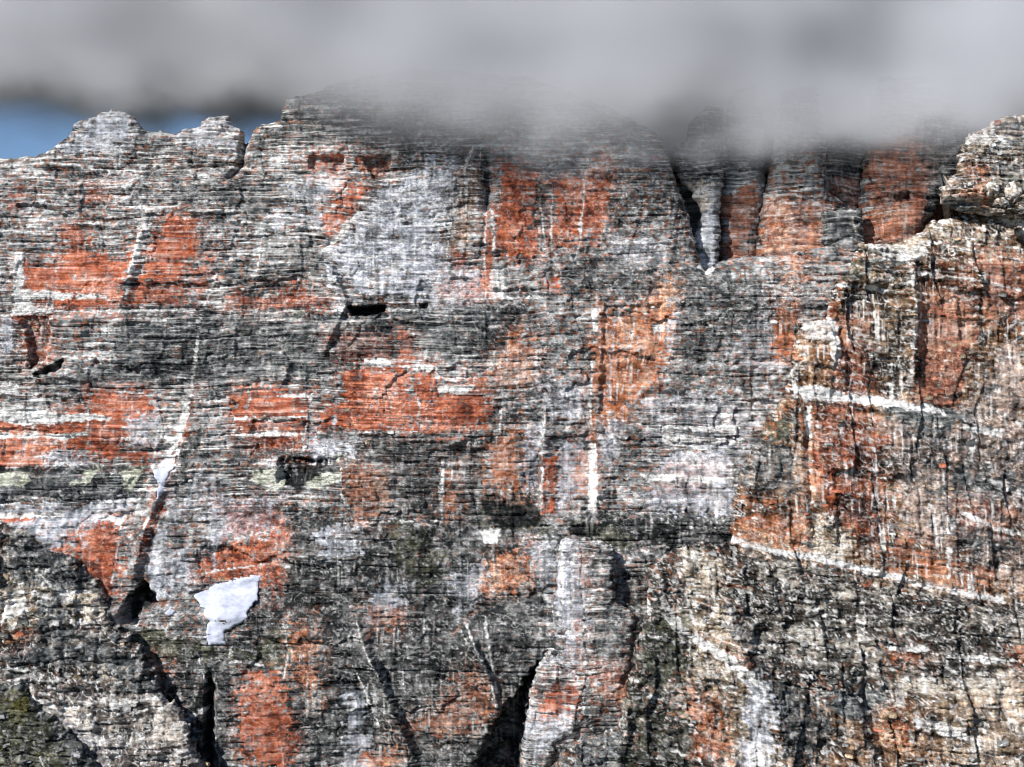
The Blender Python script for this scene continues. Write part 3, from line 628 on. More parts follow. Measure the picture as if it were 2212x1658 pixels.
# ------------------------------------------------------------------ the brown buttress in front, and what lies under it
B_A = [
 ('brown', '1690,860 1790,690 1850,570 2000,540 2240,560 2240,1320 1960,1260 1600,1180 1590,1050', .85, 18), ('umber', '2010,930 2050,930 2040,1060 2015,1060', .6, 12), ('umber', '2120,960 2160,960 2150,1120 2120,1110', .6, 12), ('umber', '1800,930 1830,930 1830,1080 1805,1080', .6, 12), ('umber', '2090,580 2120,580 2110,720 2090,720', .5, 12), ('rust', '1980,560 2212,570 2200,660 1990,680', .45, 20),
 ('pale', '1900,900 2060,900 2212,720 2230,1260 2060,1230 1960,1160 1900,1000', .18, 22),
 ('umber', '1840,580 1965,590 1968,690 1970,850 1900,880 1880,800 1830,660', .95), ('rust', '1800,660 1880,690 1890,870 1840,905 1795,880', .75), ('umber', '1850,700 1890,700 1885,800 1850,790', .5),
 ('pink', '1985,660 2090,640 2110,740 2090,830 2060,890 1975,880 1980,760', .75), ('pink', '2120,540 2230,560 2230,700 2150,690', .5), ('rust', '2160,610 2212,620 2212,720 2180,700', .4),
 ('rust', '1752,868 1840,880 1910,960 1905,1090 1890,1180 1800,1140 1750,1060 1740,960', .8), ('rust', '1700,1090 1745,1090 1750,1180 1700,1175', .6),
 ('orange', '1700,1120 1722,1090 1738,1110 1735,1160 1720,1185 1700,1165', .9, 6), ('orange', '1680,880 1740,880 1735,940 1690,920', .6), ('orange', '1590,1060 1640,1060 1690,1150 1600,1160', .55),
 ('tan', '1745,1100 1800,1110 1830,1170 1790,1200 1750,1180', .8), ('pink', '1900,1150 2000,1180 2000,1230 1905,1205', .7),
 ('dark', '1905,870 2050,880 2090,900 2080,915 1960,910 1900,890', .85, 6), ('dark', '1600,930 1700,960 1700,1060 1620,1080 1590,1030', .6), ('dark', '1960,920 2050,910 2040,945 1970,950', .6),
 ('dark', '2060,1000 2220,1030 2212,1080 2100,1080 2020,1070', .7), ('dark', '2030,1120 2200,1150 2190,1190 2060,1180', .6), ('dark', '1880,540 2000,530 1990,570 1890,580', .6),
 ('white', '1712,842 1760,830 1800,850 1900,858 1935,868 1900,875 1820,862 1745,858', 1, 6), ('white', '1740,700 1805,690 1815,720 1790,740 1750,730', .6, 8), ('white', '1790,680 1800,690 1820,760 1800,800', .6, 8),
 ('white', '1738,880 1746,880 1745,945 1736,930', .9, 5), ('white', '2070,910 2160,930 2160,945 2080,930', .7, 7), ('white', '1880,524 2000,530 2010,545 1960,560 1890,540', .7, 7),
 ('tan', '1870,520 1960,520 2040,470 2050,500 1990,540', .6), ('white', '2130,1035 2212,1060 2212,1075 2160,1060', .5),
 ('moss', '1650,930 1690,870 1715,900 1700,960', .6), ('moss', '1830,560 1900,545 1900,600 1840,620', .5),
 ('crag', '1600,1190 1750,1215 1900,1260 2080,1285 2230,1310 2230,1420 1600,1420', .85), ('white', '1576,1156 1640,1174 1740,1192 1830,1212 1960,1246 2060,1266 2150,1284 2150,1291 2060,1274 1960,1255 1830,1221 1740,1202 1640,1184 1576,1168', 1, 5), ('white', '1710,838 1760,832 1830,852 1920,862 2040,888 2040,896 1920,878 1830,868 1740,862', 1, 5), ('orange', '1590,1080 1690,1090 1700,1170 1600,1160', .6), ('orange', '1905,1160 2050,1200 2130,1230 2120,1280 2000,1245 1900,1215', .55), ('rust', '2060,1080 2180,1090 2180,1150 2060,1140', .5)]
B_L = [('white', '1576,1166 1640,1182 1740,1200 1830,1220 1960,1255 2060,1275 2150,1292', 7), ('white', '1975,650 1978,700 1970,760 1968,830', 8), ('white', '1802,615 1880,618 1920,625', 7), ('white', '1985,590 2080,600 2212,625', 5),
       ('white', '1885,970 1887,1150', 5), ('white', '2100,950 2095,990', 8), ('white', '2060,1100 2140,1140 2180,1150', 8), ('white', '2035,1180 2030,1240', 8), ('white', '1880,560 1960,560 1975,600', 5), ('black', '1745,868 1900,890 2050,905 2120,925', 6), ('black', '1576,1176 1640,1192 1740,1210 1830,1232 1960,1266 2060,1286 2150,1304', 7),
       ('black', '2010,1010 2120,1030 2212,1040', 6), ('black', '1810,1155 1900,1170 1960,1180', 5), ('white', '2000,520 2212,560', 4), ('white', '1940,620 1985,600', 4), ('black', '1650,960 1760,950 1780,940', 3)]
def butt_extra(u, v, x, z):
    e = step(v, u, '1500,1178 1576,1172 1740,1208 1960,1262 2150,1298 2400,1330', 4, 20)
    e += step(v, u, '1500,860 1700,845 1900,862 2060,890 2400,930', 7, 18)
    e += crease(u, v, '1975,560 1975,650 1970,830', 8, 60, 20) + crease(u, v, '1740,870 1740,1000 1748,1180', -6, 18, 18)
    e += hollow(u, v, '1840,600 1965,610 1965,860 1830,890 1800,680', 7, 20)
    return e
butt = mass('rock_buttress', BUTT, -64, 0, B_A, B_L, base='warm', seed=31, cell=2.3, R=12, K=1.2, lean=.12, amp=1.25, rag=6, back=130, extra=butt_extra, fleck=.7, dip=-.13, fleck_map=lambda u, v: .35+.5*sst(2000, 1800, u))
tag(butt, 'tall rust and brown streaked buttress under the terraced block', 'rock buttress')

SLOPE = ('1575,1192 1640,1206 1760,1230 1960,1284 2150,1316 2330,1336 2330,1740 1240,1740 1180,1640 1240,1590 1330,1560 1350,1480 1372,1400 1400,1330 1400,1230 1470,1190 1530,1180')
S_A = [('tan', '1480,1200 1700,1230 1960,1290 1980,1330 1750,1290 1600,1260', .6, 16), ('brown', '1700,1500 2212,1440 2230,1680 1650,1680', .6, 24), ('crag', '1600,1200 1780,1230 1960,1280 2230,1320 2230,1460 2020,1480 1800,1480 1640,1440 1560,1330', .8, 22), ('murk', '1560,1330 1640,1440 1720,1480 1800,1560 1700,1640 1640,1500 1540,1400', .7),
       ('tan', '1480,1300 1560,1310 1600,1420 1650,1500 1680,1660 1560,1660 1500,1500 1470,1420', .6), ('pale', '1580,1420 1640,1450 1660,1560 1640,1660 1590,1660 1590,1500', .75), ('orange', '1480,1480 1560,1500 1560,1620 1490,1620', .65),
       ('orange', '1500,1380 1560,1400 1600,1420 1560,1400', .6), ('moss', '1400,1330 1480,1320 1490,1420 1380,1500 1370,1420', .7), ('dark', '1240,1590 1330,1570 1400,1590 1330,1660 1200,1660', .8), ('moss', '1360,1500 1480,1540 1480,1660 1330,1660', .6),
       ('dark', '1780,1470 1900,1480 1870,1540 1780,1530', .9), ('tan', '1950,1480 2212,1430 2212,1640 2050,1660 1990,1560', .35, 20), ('brown', '1850,1580 2000,1580 2000,1660 1850,1660', .7), ('orange', '1905,1540 1950,1550 1940,1580 1900,1575', .7),
       ('orange', '1910,1395 1990,1400 1985,1430 1915,1425', .55), ('orange', '2180,1400 2212,1395 2212,1450 2190,1450', .7), ('white', '1470,1360 1510,1375 1600,1430 1640,1470 1600,1450 1520,1400', .9, 6), ('white', '1615,1600 1632,1600 1630,1660 1605,1660', .9, 6),
       ('white', '1910,1390 2000,1395 1990,1402 1915,1398', .8, 4), ('white', '2020,1412 2190,1420 2110,1425', .7, 5), ('white', '1950,1535 2080,1555 2040,1565 1960,1550', .7, 6), ('white', '1390,1295 1400,1290 1405,1340', .8, 6), ('white', '2000,1560 2090,1570 2070,1575', .7, 5),
       ('tan', '1480,1190 1560,1200 1580,1300 1500,1330 1470,1260', .5), ('white', '1420,1245 1440,1300 1480,1360 1470,1380 1430,1320', .4, 8)]
S_L = [('white', '1390,1490 1440,1505 1480,1512', 5), ('black', '1400,1460 1500,1470', 6), ('white', '1400,1370 1450,1382 1490,1385', 4), ('black', '1395,1362 1480,1378 1510,1370', 7), ('white', '1590,1390 1660,1410 1720,1420', 4), ('white', '1690,1370 1780,1395', 3),
       ('black', '1690,1435 1740,1440', 4), ('black', '1990,1440 2140,1456', 4), ('white', '1440,1600 1500,1620', 4), ('black', '1474,1495 1530,1500 1560,1520', 8), ('black', '1460,1620 1540,1640', 8), ('white', '1840,1380 1870,1376', 6), ('white', '1740,1320 1760,1350', 6), ('white', '1480,1280 1500,1350', 4)]
def slope_extra(u, v, x, z):
    e = .2*np.maximum(v-1190, 0)*S
    e += crease(u, v, '1400,1220 1395,1330 1360,1450 1340,1560', 6, 20, 60)
    e += crease(u, v, '1560,1300 1600,1420 1650,1500 1680,1660', 14, 70, 60)
    e += crease(u, v, '1850,1450 1870,1540 1900,1640', -14, 40, 40)
    return e
slope = mass('rock_slope', SLOPE, -106, 0, S_A, S_L, base='crag', seed=51, cell=2.5, R=10, K=1.2, lean=.15, big=.5, amp=1.7, rag=6, back=110, extra=slope_extra, fleck=.4, dip=-.12, base_shift=-.08)
tag(slope, 'dark broken rock slope falling away below the white slanting ledge', 'rock slope')

# ------------------------------------------------------------------ crags in the near corner
CRAG = ('-80,1120 0,1142 20,1150 50,1172 75,1190 110,1205 140,1215 150,1222 165,1250 195,1268 210,1300 240,1350 300,1400 330,1450 350,1500 395,1530 420,1580 440,1620 470,1680 480,1740 -80,1740')
C_A = [('tan', '0,1240 190,1280 200,1350 0,1400', .45, 16), ('pale', '60,1440 330,1470 420,1600 440,1680 240,1680 140,1560', .3, 22), ('dark', '0,1145 80,1195 150,1225 190,1275 120,1290 60,1260 0,1250', .85), ('tan', '0,1300 50,1290 60,1340 30,1390 0,1390', .9), ('tan', '130,1290 190,1295 190,1340 150,1350 135,1330', .9), ('white', '0,1310 45,1300 50,1320 0,1345', .7),
       ('dark', '60,1290 130,1290 150,1350 190,1380 180,1400 60,1390', .8), ('dark', '0,1395 200,1385 260,1400 330,1450 250,1440 100,1450 0,1440', .95), ('warm', '80,1450 220,1440 340,1500 400,1560 420,1640 260,1660 230,1580 120,1520', .5),
       ('dark', '230,1430 320,1460 345,1500 260,1480', .8), ('orange', '20,1365 60,1360 50,1385 0,1390', .5)]
C_L = [('white', '60,1240 100,1275 140,1290 190,1280', 6), ('white', '10,1290 60,1285 100,1300', 6), ('white', '140,1330 150,1350 200,1350', 5), ('white', '15,1440 60,1448 80,1440', 5), ('white', '70,1460 120,1470 150,1455', 6), ('white', '60,1490 100,1515 130,1525', 8), ('white', '130,1530 230,1510', 6),
       ('white', '250,1515 340,1505', 6), ('white', '250,1540 320,1530', 5), ('white', '210,1595 240,1590', 7), ('white', '330,1625 400,1618', 7), ('black', '60,1200 130,1250 200,1290', 6), ('black', '180,1440 290,1470', 7), ('white', '0,1270 40,1260 90,1240', 4)]
crag = mass('rock_crag', CRAG, -72, 0, C_A, C_L, base='crag', seed=71, cell=2.6, R=9, K=1.3, lean=.3, amp=1.9, rag=6, back=160, fleck=.2)
tag(crag, 'pale bedded crag rising from the bottom corner below the red walls', 'rock crag')
KNOLL = ('-80,1470 0,1490 30,1490 60,1520 100,1560 140,1590 180,1620 210,1660 230,1740 -80,1740')
knoll = mass('rock_knoll', KNOLL, -105, 0, [('moss', '-80,1480 60,1500 240,1740 -80,1740', .9)], [('white', '90,1630 105,1660', 5)], base='dark', seed=81, cell=2.6, R=10, K=1.4, lean=.5, amp=1.6, rag=6, back=120, base_shift=-.1)
tag(knoll, 'near black mossy rock knoll in the bottom corner with yellow grass', 'rock knoll')

# ------------------------------------------------------------------ pale pillar beside the cleft
PILLAR = ('1212,1168 1240,1160 1300,1172 1330,1190 1330,1300 1372,1330 1366,1420 1340,1500 1290,1560 1200,1600 1180,1740 1120,1740 1128,1600 1145,1500 1165,1430 1185,1350 1200,1290')
P_A = [('pale', '1208,1172 1250,1172 1285,1240 1280,1340 1265,1420 1250,1500 1215,1470 1195,1400 1200,1280'), ('pale', '1140,1540 1230,1530 1210,1600 1140,1640', .7), ('red', '1182,1470 1215,1455 1250,1460 1252,1520 1170,1540', .85), ('orange', '1255,1200 1290,1220 1280,1290 1250,1280', .6),
       ('orange', '1240,1340 1265,1360 1250,1460 1235,1440', .55), ('rust', '1275,1440 1360,1420 1345,1495 1270,1500', .7), ('dark', '1290,1180 1330,1190 1330,1420 1290,1400', .6), ('dark', '1270,1500 1340,1500 1300,1560 1250,1560', .7)]
P_L = [('white', '1216,1180 1214,1300 1204,1400', 7), ('white', '1240,1200 1236,1330 1228,1440', 6), ('white', '1262,1300 1254,1420', 5), ('white', '1245,1450 1260,1520 1258,1550', 4)]
pillar = mass('rock_pillar', PILLAR, -56, 8, P_A, P_L, seed=91, cell=2.2, R=9, K=1.3, lean=.14, amp=1.0, rag=4, back=90, fleck=.5, big=.4)
tag(pillar, 'white streaked rock pillar standing right of the black cleft', 'rock pillar')

# ------------------------------------------------------------------ towers behind, half in cloud
def tower(name, outline, depth, areas, lines, label, seed, base='grey', **kw):
    o = mass(name, outline, depth, 0, areas, lines, base=base, seed=seed, cell=2.4, R=kw.pop('R', 14), K=kw.pop('K', 1.1), lean=.08, amp=1.2, rag=kw.pop('rag', 4), back=120, **kw)
    return tag(o, label, 'rock tower', 'towers behind the main wall')
tower('rock_tower', '1450,320 1470,305 1490,290 1500,250 1540,215 1570,225 1580,330 1570,390 1562,450 1560,520 1550,600 1500,640 1470,560 1500,520 1520,460 1500,410 1475,380', 40,
      [('pale', '1485,395 1570,375 1575,420 1545,440 1560,640 1520,640', .8, 6), ('dark', '1440,240 1580,240 1570,380 1490,400 1460,330', .7), ('tan', '1490,400 1560,390 1540,430 1510,470', .7)],
      [('white', '1470,375 1488,420 1500,460 1508,510', 14), ('white', '1500,420 1530,405 1560,395', 9)], 'grey tower above the pale forked gully', 101, R=9)
tower('rock_tower', '1565,360 1575,250 1590,180 1640,170 1660,240 1665,380 1650,480 1640,600 1560,600 1560,520 1562,430', 52,
      [('pink', '1565,430 1640,380 1640,600 1560,600', .75), ('dark', '1575,180 1660,180 1660,350 1570,360', .5)], [], 'pinkish tower just right of the pale forked gully', 105)
tower('rock_tower', '1660,420 1680,330 1692,250 1700,180 1780,170 1800,300 1792,400 1830,430 1850,480 1840,620 1640,620 1640,530', 40,
      [('pink', '1640,420 1780,420 1830,460 1830,600 1640,600', .5), ('orange', '1650,430 1720,400 1700,540 1640,550', .7), ('orange', '1740,440 1770,440 1775,560 1740,580', .7), ('orange', '1720,540 1760,530 1755,620 1700,620', .6)],
      [('white', '1665,415 1740,420 1790,425', 4), ('black', '1665,410 1710,412', 6), ('black', '1640,480 1655,560', 7), ('white', '1660,432 1780,440', 4)], 'layered grey and orange tower in the middle of the back row', 109, fleck=.8)
tower('rock_tower', '1770,420 1775,320 1790,200 1880,170 1890,360 1875,440 1872,540 1820,560 1830,450', 66,
      [('rust', '1775,360 1880,370 1880,560 1800,560', .9), ('dark', '1780,200 1890,200 1880,370 1790,380', .7)], [('black', '1876,340 1866,420 1860,520', 6)], 'dark red wall in the shaded recess of the back row', 113)
tower('rock_tower', '1868,540 1870,430 1885,330 1900,230 1920,150 2120,150 2110,330 2060,420 2010,480 1990,560 1860,560', 46,
      [('pink', '1875,250 2000,260 2060,330 2020,430 1990,540 1870,560 1872,440', .9), ('orange', '1875,430 1980,440 1970,530 1875,530', .6), ('dark', '2000,240 2110,230 2060,430 2010,480', .6), ('black', '1930,415 1970,408 1972,425 1925,432', .7, 5)],
      [('black', '1888,340 1890,380 1900,420 1925,432', 5), ('dark', '1925,380 1965,372', 5)], 'big salmon pink tower beside the terraced block', 117, R=16)
tower('rock_tower', '1780,560 1782,455 1800,450 1872,445 1875,560', 34, [('dark', '1780,440 1880,440 1880,520 1780,560', .8)], [('tan', '1842,462 1850,490 1855,505', 4)], 'short dark wall at the foot of the red recess', 121, R=10)
backwall = mass('cliff', '1560,620 1560,230 1600,140 2260,140 2300,620', 110, 0, [('pink', '1560,300 2260,300 2260,620 1560,620', .5)], (), base='dark', seed=125, cell=4, R=30, lean=.08, back=100)
tag(backwall, kind='structure')

# terraced block
PEAK = ('2330,232 2212,240 2180,246 2160,252 2150,262 2105,288 2090,292 2085,302 2075,322 2068,345 2062,372 2050,385 2035,398 2020,415 2018,428 2024,442 2045,450 2060,458 2120,470 2330,480')
K_A = [('tan', '2080,290 2185,292 2190,335 2075,335', .8), ('white', '2090,295 2180,296 2180,320 2085,312', .5), ('dark', '2190,292 2330,292 2330,380 2190,360', .7), ('orange', '2070,365 2130,362 2130,400 2080,395', .4), ('orange', '2060,425 2120,400 2125,445 2065,452', .7),
       ('dark', '2020,432 2060,438 2110,455 2060,462 2030,456', .9, 5), ('dark', '2130,360 2212,350 2212,400 2130,395', .5), ('moss', '2130,400 2212,390 2212,455 2140,455', .5)]
K_L = [('black', '2072,338 2150,340 2212,345', 5), ('black', '2066,354 2150,358', 4), ('white', '2088,292 2190,292', 5), ('white', '2070,345 2150,348', 3), ('black', '2050,388 2130,386', 3), ('white', '2025,418 2060,412', 5), ('black', '2200,292 2196,350 2190,400', 7)]
peak = mass('rock_block', PEAK, -40, 0, K_A, K_L, base='warm', seed=131, cell=2.0, R=7, K=1.4, lean=.2, amp=1.5, rag=4, back=110, fleck=.25,
            extra=lambda u, v, x, z: step(v, u, '2000,336 2330,340', 5, 8)+step(v, u, '2000,386 2330,390', 5, 8)+step(v, u, '2000,288 2400,292', 8, 8)-9*sst(428, 450, v))
tag(peak, 'terraced pale rock block with flat beds at the upper right', 'rock block')

# the mountain goes on past both sides of the view
for out_, dep_, sd_, bs_, ar_ in (('2240,250 2320,232 2420,300 2560,240 2760,270 2950,220 3200,300 3300,360 3300,1740 2240,1740', -48, 141, 'warm', [('brown', '2240,500 3300,520 3300,1000 2240,1100', .7, 24), ('rust', '2400,620 2700,640 2680,900 2420,880', .7, 24)]),
                                  ('-30,330 -160,340 -300,300 -420,330 -600,280 -820,330 -1000,300 -1100,360 -1100,1740 -30,1740', 22, 145, 'grey', [('red', '-500,540 -200,560 -220,660 -520,650', .9, 20), ('dark', '-1100,670 -30,670 -30,840 -1100,860', .7, 20)])):
    tag(mass('cliff', out_, dep_, 0, ar_, (), base=bs_, seed=sd_, cell=6.0, R=14, K=1.0, lean=.1, rag=6, back=140, fleck=.4), kind='structure')

# ------------------------------------------------------------------ snow lying in the gullies
def surf_at(names, u, v, rad=6):
    """smoothed depth of the named body near a spot"""
    x, y, z, pig, uu, vv, d = SURF[names]
    out = np.empty(len(u), np.float32)
    for i in range(len(u)):
        m = (np.abs(uu-u[i]) < rad) & (np.abs(vv-v[i]) < rad)
        out[i] = np.percentile(y[m], 22) if m.any() else y.mean()
    return out

def snow(outline, label, thick=2.0, bulge=2.5, cell=3.0, host='cliff'):
    P = pts(outline)
    x0, y0 = P.min(0); x1, y1 = P.max(0)
    gu = np.linspace(x0-12, x1+12, 14); gv = np.linspace(y0-12, y1+12, 14)
    GUx, GVx = np.meshgrid(gu, gv)
    dep = surf_at(host, GUx.ravel(), GVx.ravel(), max(7, (x1-x0)/10)).reshape(14, 14)
    mid = float(dep.mean()); kk = frame(mid)/frame(0)
    def front(u, v):
        fu = np.clip((1106+(u-1106)*kk-gu[0])/(gu[-1]-gu[0])*13, 0, 12.999); fv = np.clip((829+(v-829)*kk-gv[0])/(gv[-1]-gv[0])*13, 0, 12.999)
        i, j = fu.astype(int), fv.astype(int); a_, b_ = fu-i, fv-j
        return (dep[j, i]*(1-a_)+dep[j, i+1]*a_)*(1-b_)+(dep[j+1, i]*(1-a_)+dep[j+1, i+1]*a_)*b_
    o = mass('snow_patch', outline, mid, thick, [], base='white', seed=501+int(x0), cell=cell, R=2, K=.6, lean=0, rag=5, back=12, mat=M_SNOW,
             relief_fn=lambda x, z, s, a, l, b: bulge*.4*fbm(x/16, z/9, s, 4, .6), extra=lambda u, v, x, z: mid-front(u, v))
    return tag(o, label, 'snow patch', 'snow left in the gullies')
snow('415,1292 450,1270 500,1252 556,1250 550,1290 535,1330 510,1352 490,1360 488,1388 455,1392 447,1360 452,1340 437,1310', 'large blue white snow field below the red wall, above the dark ledge', .6)
snow('352,1325 366,1318 381,1317 372,1330 362,1337 358,1330', 'tiny triangle of snow beside the big snow field', .6, 1, 2)
snow('326,1011 352,1013 376,1008 366,1020 362,1038 352,1062 344,1076 341,1058 338,1040 330,1026', 'narrow wedge of snow hanging in the gully of the slanting rib', .6, 1, 2)

# ------------------------------------------------------------------ loose blocks on the ledges, parts of the rock they lie on
def block_mesh(seed):
    r = np.random.default_rng(seed); v = []
    for a_ in (-1, 0, 1):
        for b_ in (-1, 0, 1):
            for c_ in (-1, 0, 1):
                v.append((a_, b_, c_))
    v = np.array(v, float); n_ = np.linalg.norm(v, axis=1, keepdims=True)+1e-6
    w = v*np.where(n_ > 1.6, .86, np.where(n_ > 1.3, .95, 1.06))+r.normal(0, .13, v.shape)
    id_ = {tuple(p): i for i, p in enumerate(v.astype(int))}
    F = []
    for ax in range(3):
        o1, o2 = [(1, 2), (2, 0), (0, 1)][ax]
        for sgn in (-1, 1):
            for p in (-1, 0):
                for q in (-1, 0):
                    c = []
                    for dp, dq in ((0, 0), (1, 0), (1, 1), (0, 1)):
                        t = [0, 0, 0]; t[ax] = sgn; t[o1] = p+dp; t[o2] = q+dq; c.append(id_[tuple(t)])
                    F.append(c if sgn > 0 else c[::-1])
    w[id_[(0, 0, 0)]] = w[0]
    me = bpy.data.meshes.new('stone'); me.from_pydata([tuple(p) for p in w*.5], [], F)
    return me
BLK_M = [(np.array(c), rock_material(n_, attr=False, base=c)) for n_, c in (('grey block', (.2, .2, .2)), ('pale block', (.34, .34, .33)), ('red block', (.32, .1, .055)), ('tan block', (.27, .2, .13)), ('dark block', (.06, .06, .055)))]
BLOCKS = []
for j_, (c_, m_) in enumerate(BLK_M):
    row = []
    for i_ in range(4):
        me = block_mesh(10+i_); me.materials.append(m_); row.append(me)
    BLOCKS.append(row)
def scatter(ob, count, lo, hi, seed, sel=None):
    x, y, z, pig, u, v, d = SURF[ob.name]
    r = np.random.default_rng(seed)
    ok = (u > -10) & (u < 2222) & (v < 1668) & (v > 260)
    if sel is not None: ok &= sel(u, v)
    idx = r.choice(np.nonzero(ok)[0], count, replace=False)
    for i in idx:
        dd = [np.linalg.norm(np.log(c+.01)-np.log(pig[i][:3]+.01)) for c, _ in BLK_M]
        me = BLOCKS[int(np.argmin(dd))][r.integers(4)]
        b = bpy.data.objects.new('stone', me); COL.objects.link(b); b.parent = ob
        s_ = lo+(hi-lo)*r.random()**2
        b.location = (x[i]-ob.location[0], y[i]-ob.location[1]+s_*.12, z[i]-ob.location[2])
        b.scale = (s_*(.8+.9*r.random()), s_*.7, s_*(.45+.5*r.random())); b.rotation_euler = (r.normal(0, .2), r.normal(0, .18), r.normal(0, .3))
scatter(slope, 150, 2.5, 6, 1); scatter(crag, 110, 3, 7, 2); scatter(butt, 70, 2.5, 6, 3); scatter(wall, 150, 2, 5, 4, lambda u, v: v > 560)
scatter(peak, 30, 2.5, 6, 5); scatter(knoll, 50, 2, 6, 6)

# boulders heaped under the terraced block
def boulder(u, v, dep, sx, sz, seed, label):
    n1, n2 = 28, 20
    th, ph = np.meshgrid(np.linspace(0, 2*np.pi, n1, endpoint=False), np.linspace(.02, np.pi-.02, n2))
    X, Y, Z = np.cos(th)*np.sin(ph), np.sin(th)*np.sin(ph), np.cos(ph)
    rr = 1+.22*fbm(X*1.6+Y*.7+seed, Z*1.6+Y+seed, seed, 4, .6)
    rr *= .82+.3*np.clip(np.maximum(np.abs(X), np.maximum(np.abs(Y), np.abs(Z))), .5, 1)
    k = frame(dep); x, z = to_world(u, v, dep)
    co = np.stack([x+(X*rr*sx*k).ravel(), dep+(Y*rr*sx*k*.8).ravel(), z+(Z*rr*sz*k).ravel()], 1)
    a = (np.arange(n2-1)[:, None]*n1+np.arange(n1)[None, :]).ravel(); b = (np.arange(n2-1)[:, None]*n1+(np.arange(n1)[None, :]+1) % n1).ravel()
    pig, _, _, _ = paint(u+(X*sx).ravel()*1.5, v-(Z*sz).ravel()*1.5, seed, 'warm', [])
    o = mesh_from('boulder', co, np.stack([a, a+n1, b+n1, b], 1), pig, M_ROCK)
    tag(o, label, 'boulder', 'boulders heaped under the terraced block')
boulder(2146, 410, -82, 17, 14, 3, 'big round boulder under the terraced block, leftmost of the heap')
boulder(2188, 414, -84, 18, 19, 4, 'tall pale boulder at the right end of the heap')
boulder(2164, 440, -90, 17, 11, 5, 'low boulder in front of the other boulders of the heap')
boulder(2206, 448, -90, 14, 10, 6, 'small dark boulder at the frame edge below the tall one')

# tufts of yellow grass on the near knoll
def grass(spots, seed):
    r = np.random.default_rng(seed); V_, F_ = [], []
    x, y, z, pig, u, v, d = SURF[knoll.name]
    for (cu, cv, rad, num) in spots:
        m = np.nonzero((u-cu)**2+(v-cv)**2 < rad*rad)[0]
        for i in r.choice(m, min(num, len(m)), replace=False):
            for b in range(9):
                a_ = r.random()*6.28; L_ = .8+1.5*r.random(); w_ = .16+.12*r.random()
                p = np.array((x[i]+r.normal(0, .5), y[i]-.1+r.normal(0, .3), z[i]+r.normal(0, .4)))
                t = p+np.array((math.cos(a_)*L_*.6, -abs(math.sin(a_))*L_*.8, L_*.55*r.normal(.6, .6)))
                n_ = len(V_); V_ += [p+(w_, 0, 0), p-(w_, 0, 0), t]; F_.append((n_, n_+1, n_+2))
    gm_, nt_, b_ = new_mat('dry grass'); b_.inputs['Base Color'].default_value = (.30, .27, .07, 1)
    n1_ = scaled_noise(nt_, nd(nt_, 'ShaderNodeTexCoord').outputs['Object'], (.3, .3, .3), 3)
    rp = nd(nt_, 'ShaderNodeValToRGB'); nt_.links.new(n1_, rp.inputs[0]); rp.color_ramp.elements[0].color = (.13, .13, .035, 1); rp.color_ramp.elements[1].color = (.42, .37, .12, 1)
    nt_.links.new(rp.outputs[0], b_.inputs['Base Color'])
    o = mesh_from('grass', np.array(V_), np.array(F_), None, gm_, False)
    tag(o, 'tufts of dry yellow grass on the near black knoll', 'grass', kind='stuff')
grass([(14, 1520, 20, 60), (38, 1530, 16, 120), (30, 1552, 22, 90), (80, 1585, 20, 30), (110, 1640, 30, 40), (20, 1600, 30, 30)], 5)

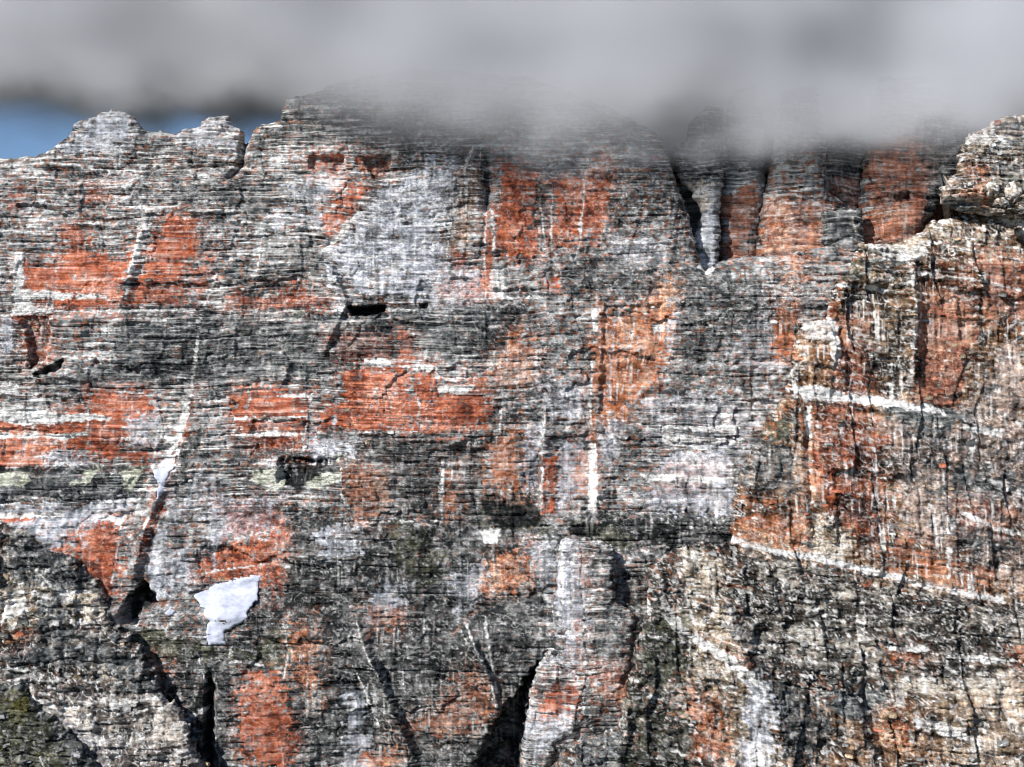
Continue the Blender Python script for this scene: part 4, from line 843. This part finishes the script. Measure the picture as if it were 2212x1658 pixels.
# ------------------------------------------------------------------ the cloud that hides the summits
def cloud():
    x0, x1, y0, y1 = -900., 900., -110., 330.
    z0 = H+(829-400)*S; z1 = H+829*S+170
    V_ = [(x, y, z) for z in (z0, z1) for y in (y0, y1) for x in (x0, x1)]
    V_ = [(a-0, b-0, c-z0) for a, b, c in V_]
    F_ = [(0, 2, 3, 1), (4, 5, 7, 6), (0, 1, 5, 4), (1, 3, 7, 5), (3, 2, 6, 7), (2, 0, 4, 6)]
    me = bpy.data.meshes.new('cloud'); me.from_pydata(V_, [], F_)
    o = bpy.data.objects.new('cloud', me); COL.objects.link(o); o.location = (0, 0, z0)
    m = bpy.data.materials.new('cloud vapour'); m.use_nodes = True; nt = m.node_tree; nt.nodes.clear()
    out = nd(nt, 'ShaderNodeOutputMaterial'); pv = nd(nt, 'ShaderNodeVolumePrincipled')
    pv.inputs['Color'].default_value = (.75, .768, .805, 1); pv.inputs['Anisotropy'].default_value = 0.0
    nt.links.new(pv.outputs[0], out.inputs['Volume'])
    tc = nd(nt, 'ShaderNodeTexCoord'); sp = nd(nt, 'ShaderNodeSeparateXYZ'); nt.links.new(tc.outputs['Object'], sp.inputs[0])
    # height of the ragged underside along the wall
    base = [(-300, 170), (0, 178), (110, 196), (200, 216), (290, 186), (400, 208), (500, 192), (620, 235), (760, 300), (900, 318), (1050, 325), (1200, 332), (1400, 330), (1480, 312), (1620, 314), (1850, 318), (1990, 305), (2100, 290), (2212, 265), (2600, 230)]
    fc = nd(nt, 'ShaderNodeFloatCurve'); cu = fc.mapping.curves[0]
    for i, (u, v) in enumerate(base):
        px = ((u-1106)*S-x0)/(x1-x0); pz = (400-v)/400.0
        if i < 2: cu.points[i if i == 0 else len(cu.points)-1].location = (px, pz) if i == 0 else cu.points[-1].location
        if i == 0: cu.points[0].location = (0, pz)
        elif i == len(base)-1: cu.points[len(cu.points)-1].location = (1, pz)
        else: cu.points.new(px, pz)
    fc.mapping.update()
    nt.links.new(mth(nt, 'DIVIDE', mth(nt, 'SUBTRACT', sp.outputs[0], x0), x1-x0), fc.inputs['Value'])
    zb = mth(nt, 'MULTIPLY', fc.outputs[0], 400*S)
    n1 = scaled_noise(nt, tc.outputs['Object'], (.0075, .008, .011), 5, .55)
    n2 = scaled_noise(nt, tc.outputs['Object'], (.004, .004, .006), 2, .5)
    h = mth(nt, 'DIVIDE', mth(nt, 'SUBTRACT', sp.outputs[2], zb), 17.0)
    h = mth(nt, 'ADD', h, mth(nt, 'MULTIPLY', mth(nt, 'SUBTRACT', n1, .5), 5.0))
    fr = nd(nt, 'ShaderNodeMapRange', interpolation_type='SMOOTHSTEP'); nt.links.new(sp.outputs[0], fr.inputs[0])
    fr.inputs[1].default_value = -140; fr.inputs[2].default_value = 330; fr.inputs[3].default_value = 52; fr.inputs[4].default_value = 12
    fl = nd(nt, 'ShaderNodeMapRange', interpolation_type='SMOOTHSTEP'); nt.links.new(sp.outputs[0], fl.inputs[0])
    fl.inputs[1].default_value = -330; fl.inputs[2].default_value = -130; fl.inputs[3].default_value = -58; fl.inputs[4].default_value = 0
    front = mth(nt, 'DIVIDE', mth(nt, 'ADD', sp.outputs[1], mth(nt, 'ADD', fr.outputs[0], fl.outputs[0])), 40.0)
    n3 = scaled_noise(nt, tc.outputs['Object'], (.02, .02, .03), 6, .65)
    h = mth(nt, 'ADD', h, mth(nt, 'MULTIPLY', mth(nt, 'SUBTRACT', n3, .5), 4.0))
    front = mth(nt, 'ADD', front, mth(nt, 'MULTIPLY', mth(nt, 'SUBTRACT', n2, .5), 6.0))
    a_ = mth(nt, 'SMOOTH_MIN', h, front, 1.0)
    ss = nd(nt, 'ShaderNodeMapRange', interpolation_type='SMOOTHSTEP'); nt.links.new(a_, ss.inputs[0])
    ss.inputs[1].default_value = -1.2; ss.inputs[2].default_value = 3.0; ss.inputs[3].default_value = 0; ss.inputs[4].default_value = 1
    s2 = nd(nt, 'ShaderNodeMapRange', interpolation_type='SMOOTHSTEP'); nt.links.new(h, s2.inputs[0])
    s2.inputs[1].default_value = .5; s2.inputs[2].default_value = 3.5; s2.inputs[3].default_value = .028; s2.inputs[4].default_value = .11
    dens = mth(nt, 'MULTIPLY', mth(nt, 'POWER', ss.outputs[0], 1.6), s2.outputs[0])
    nt.links.new(dens, pv.inputs['Density'])
    me.materials.append(m)
    tag(o, 'grey cloud bank hiding the summits', 'cloud', kind='stuff')
cloud()
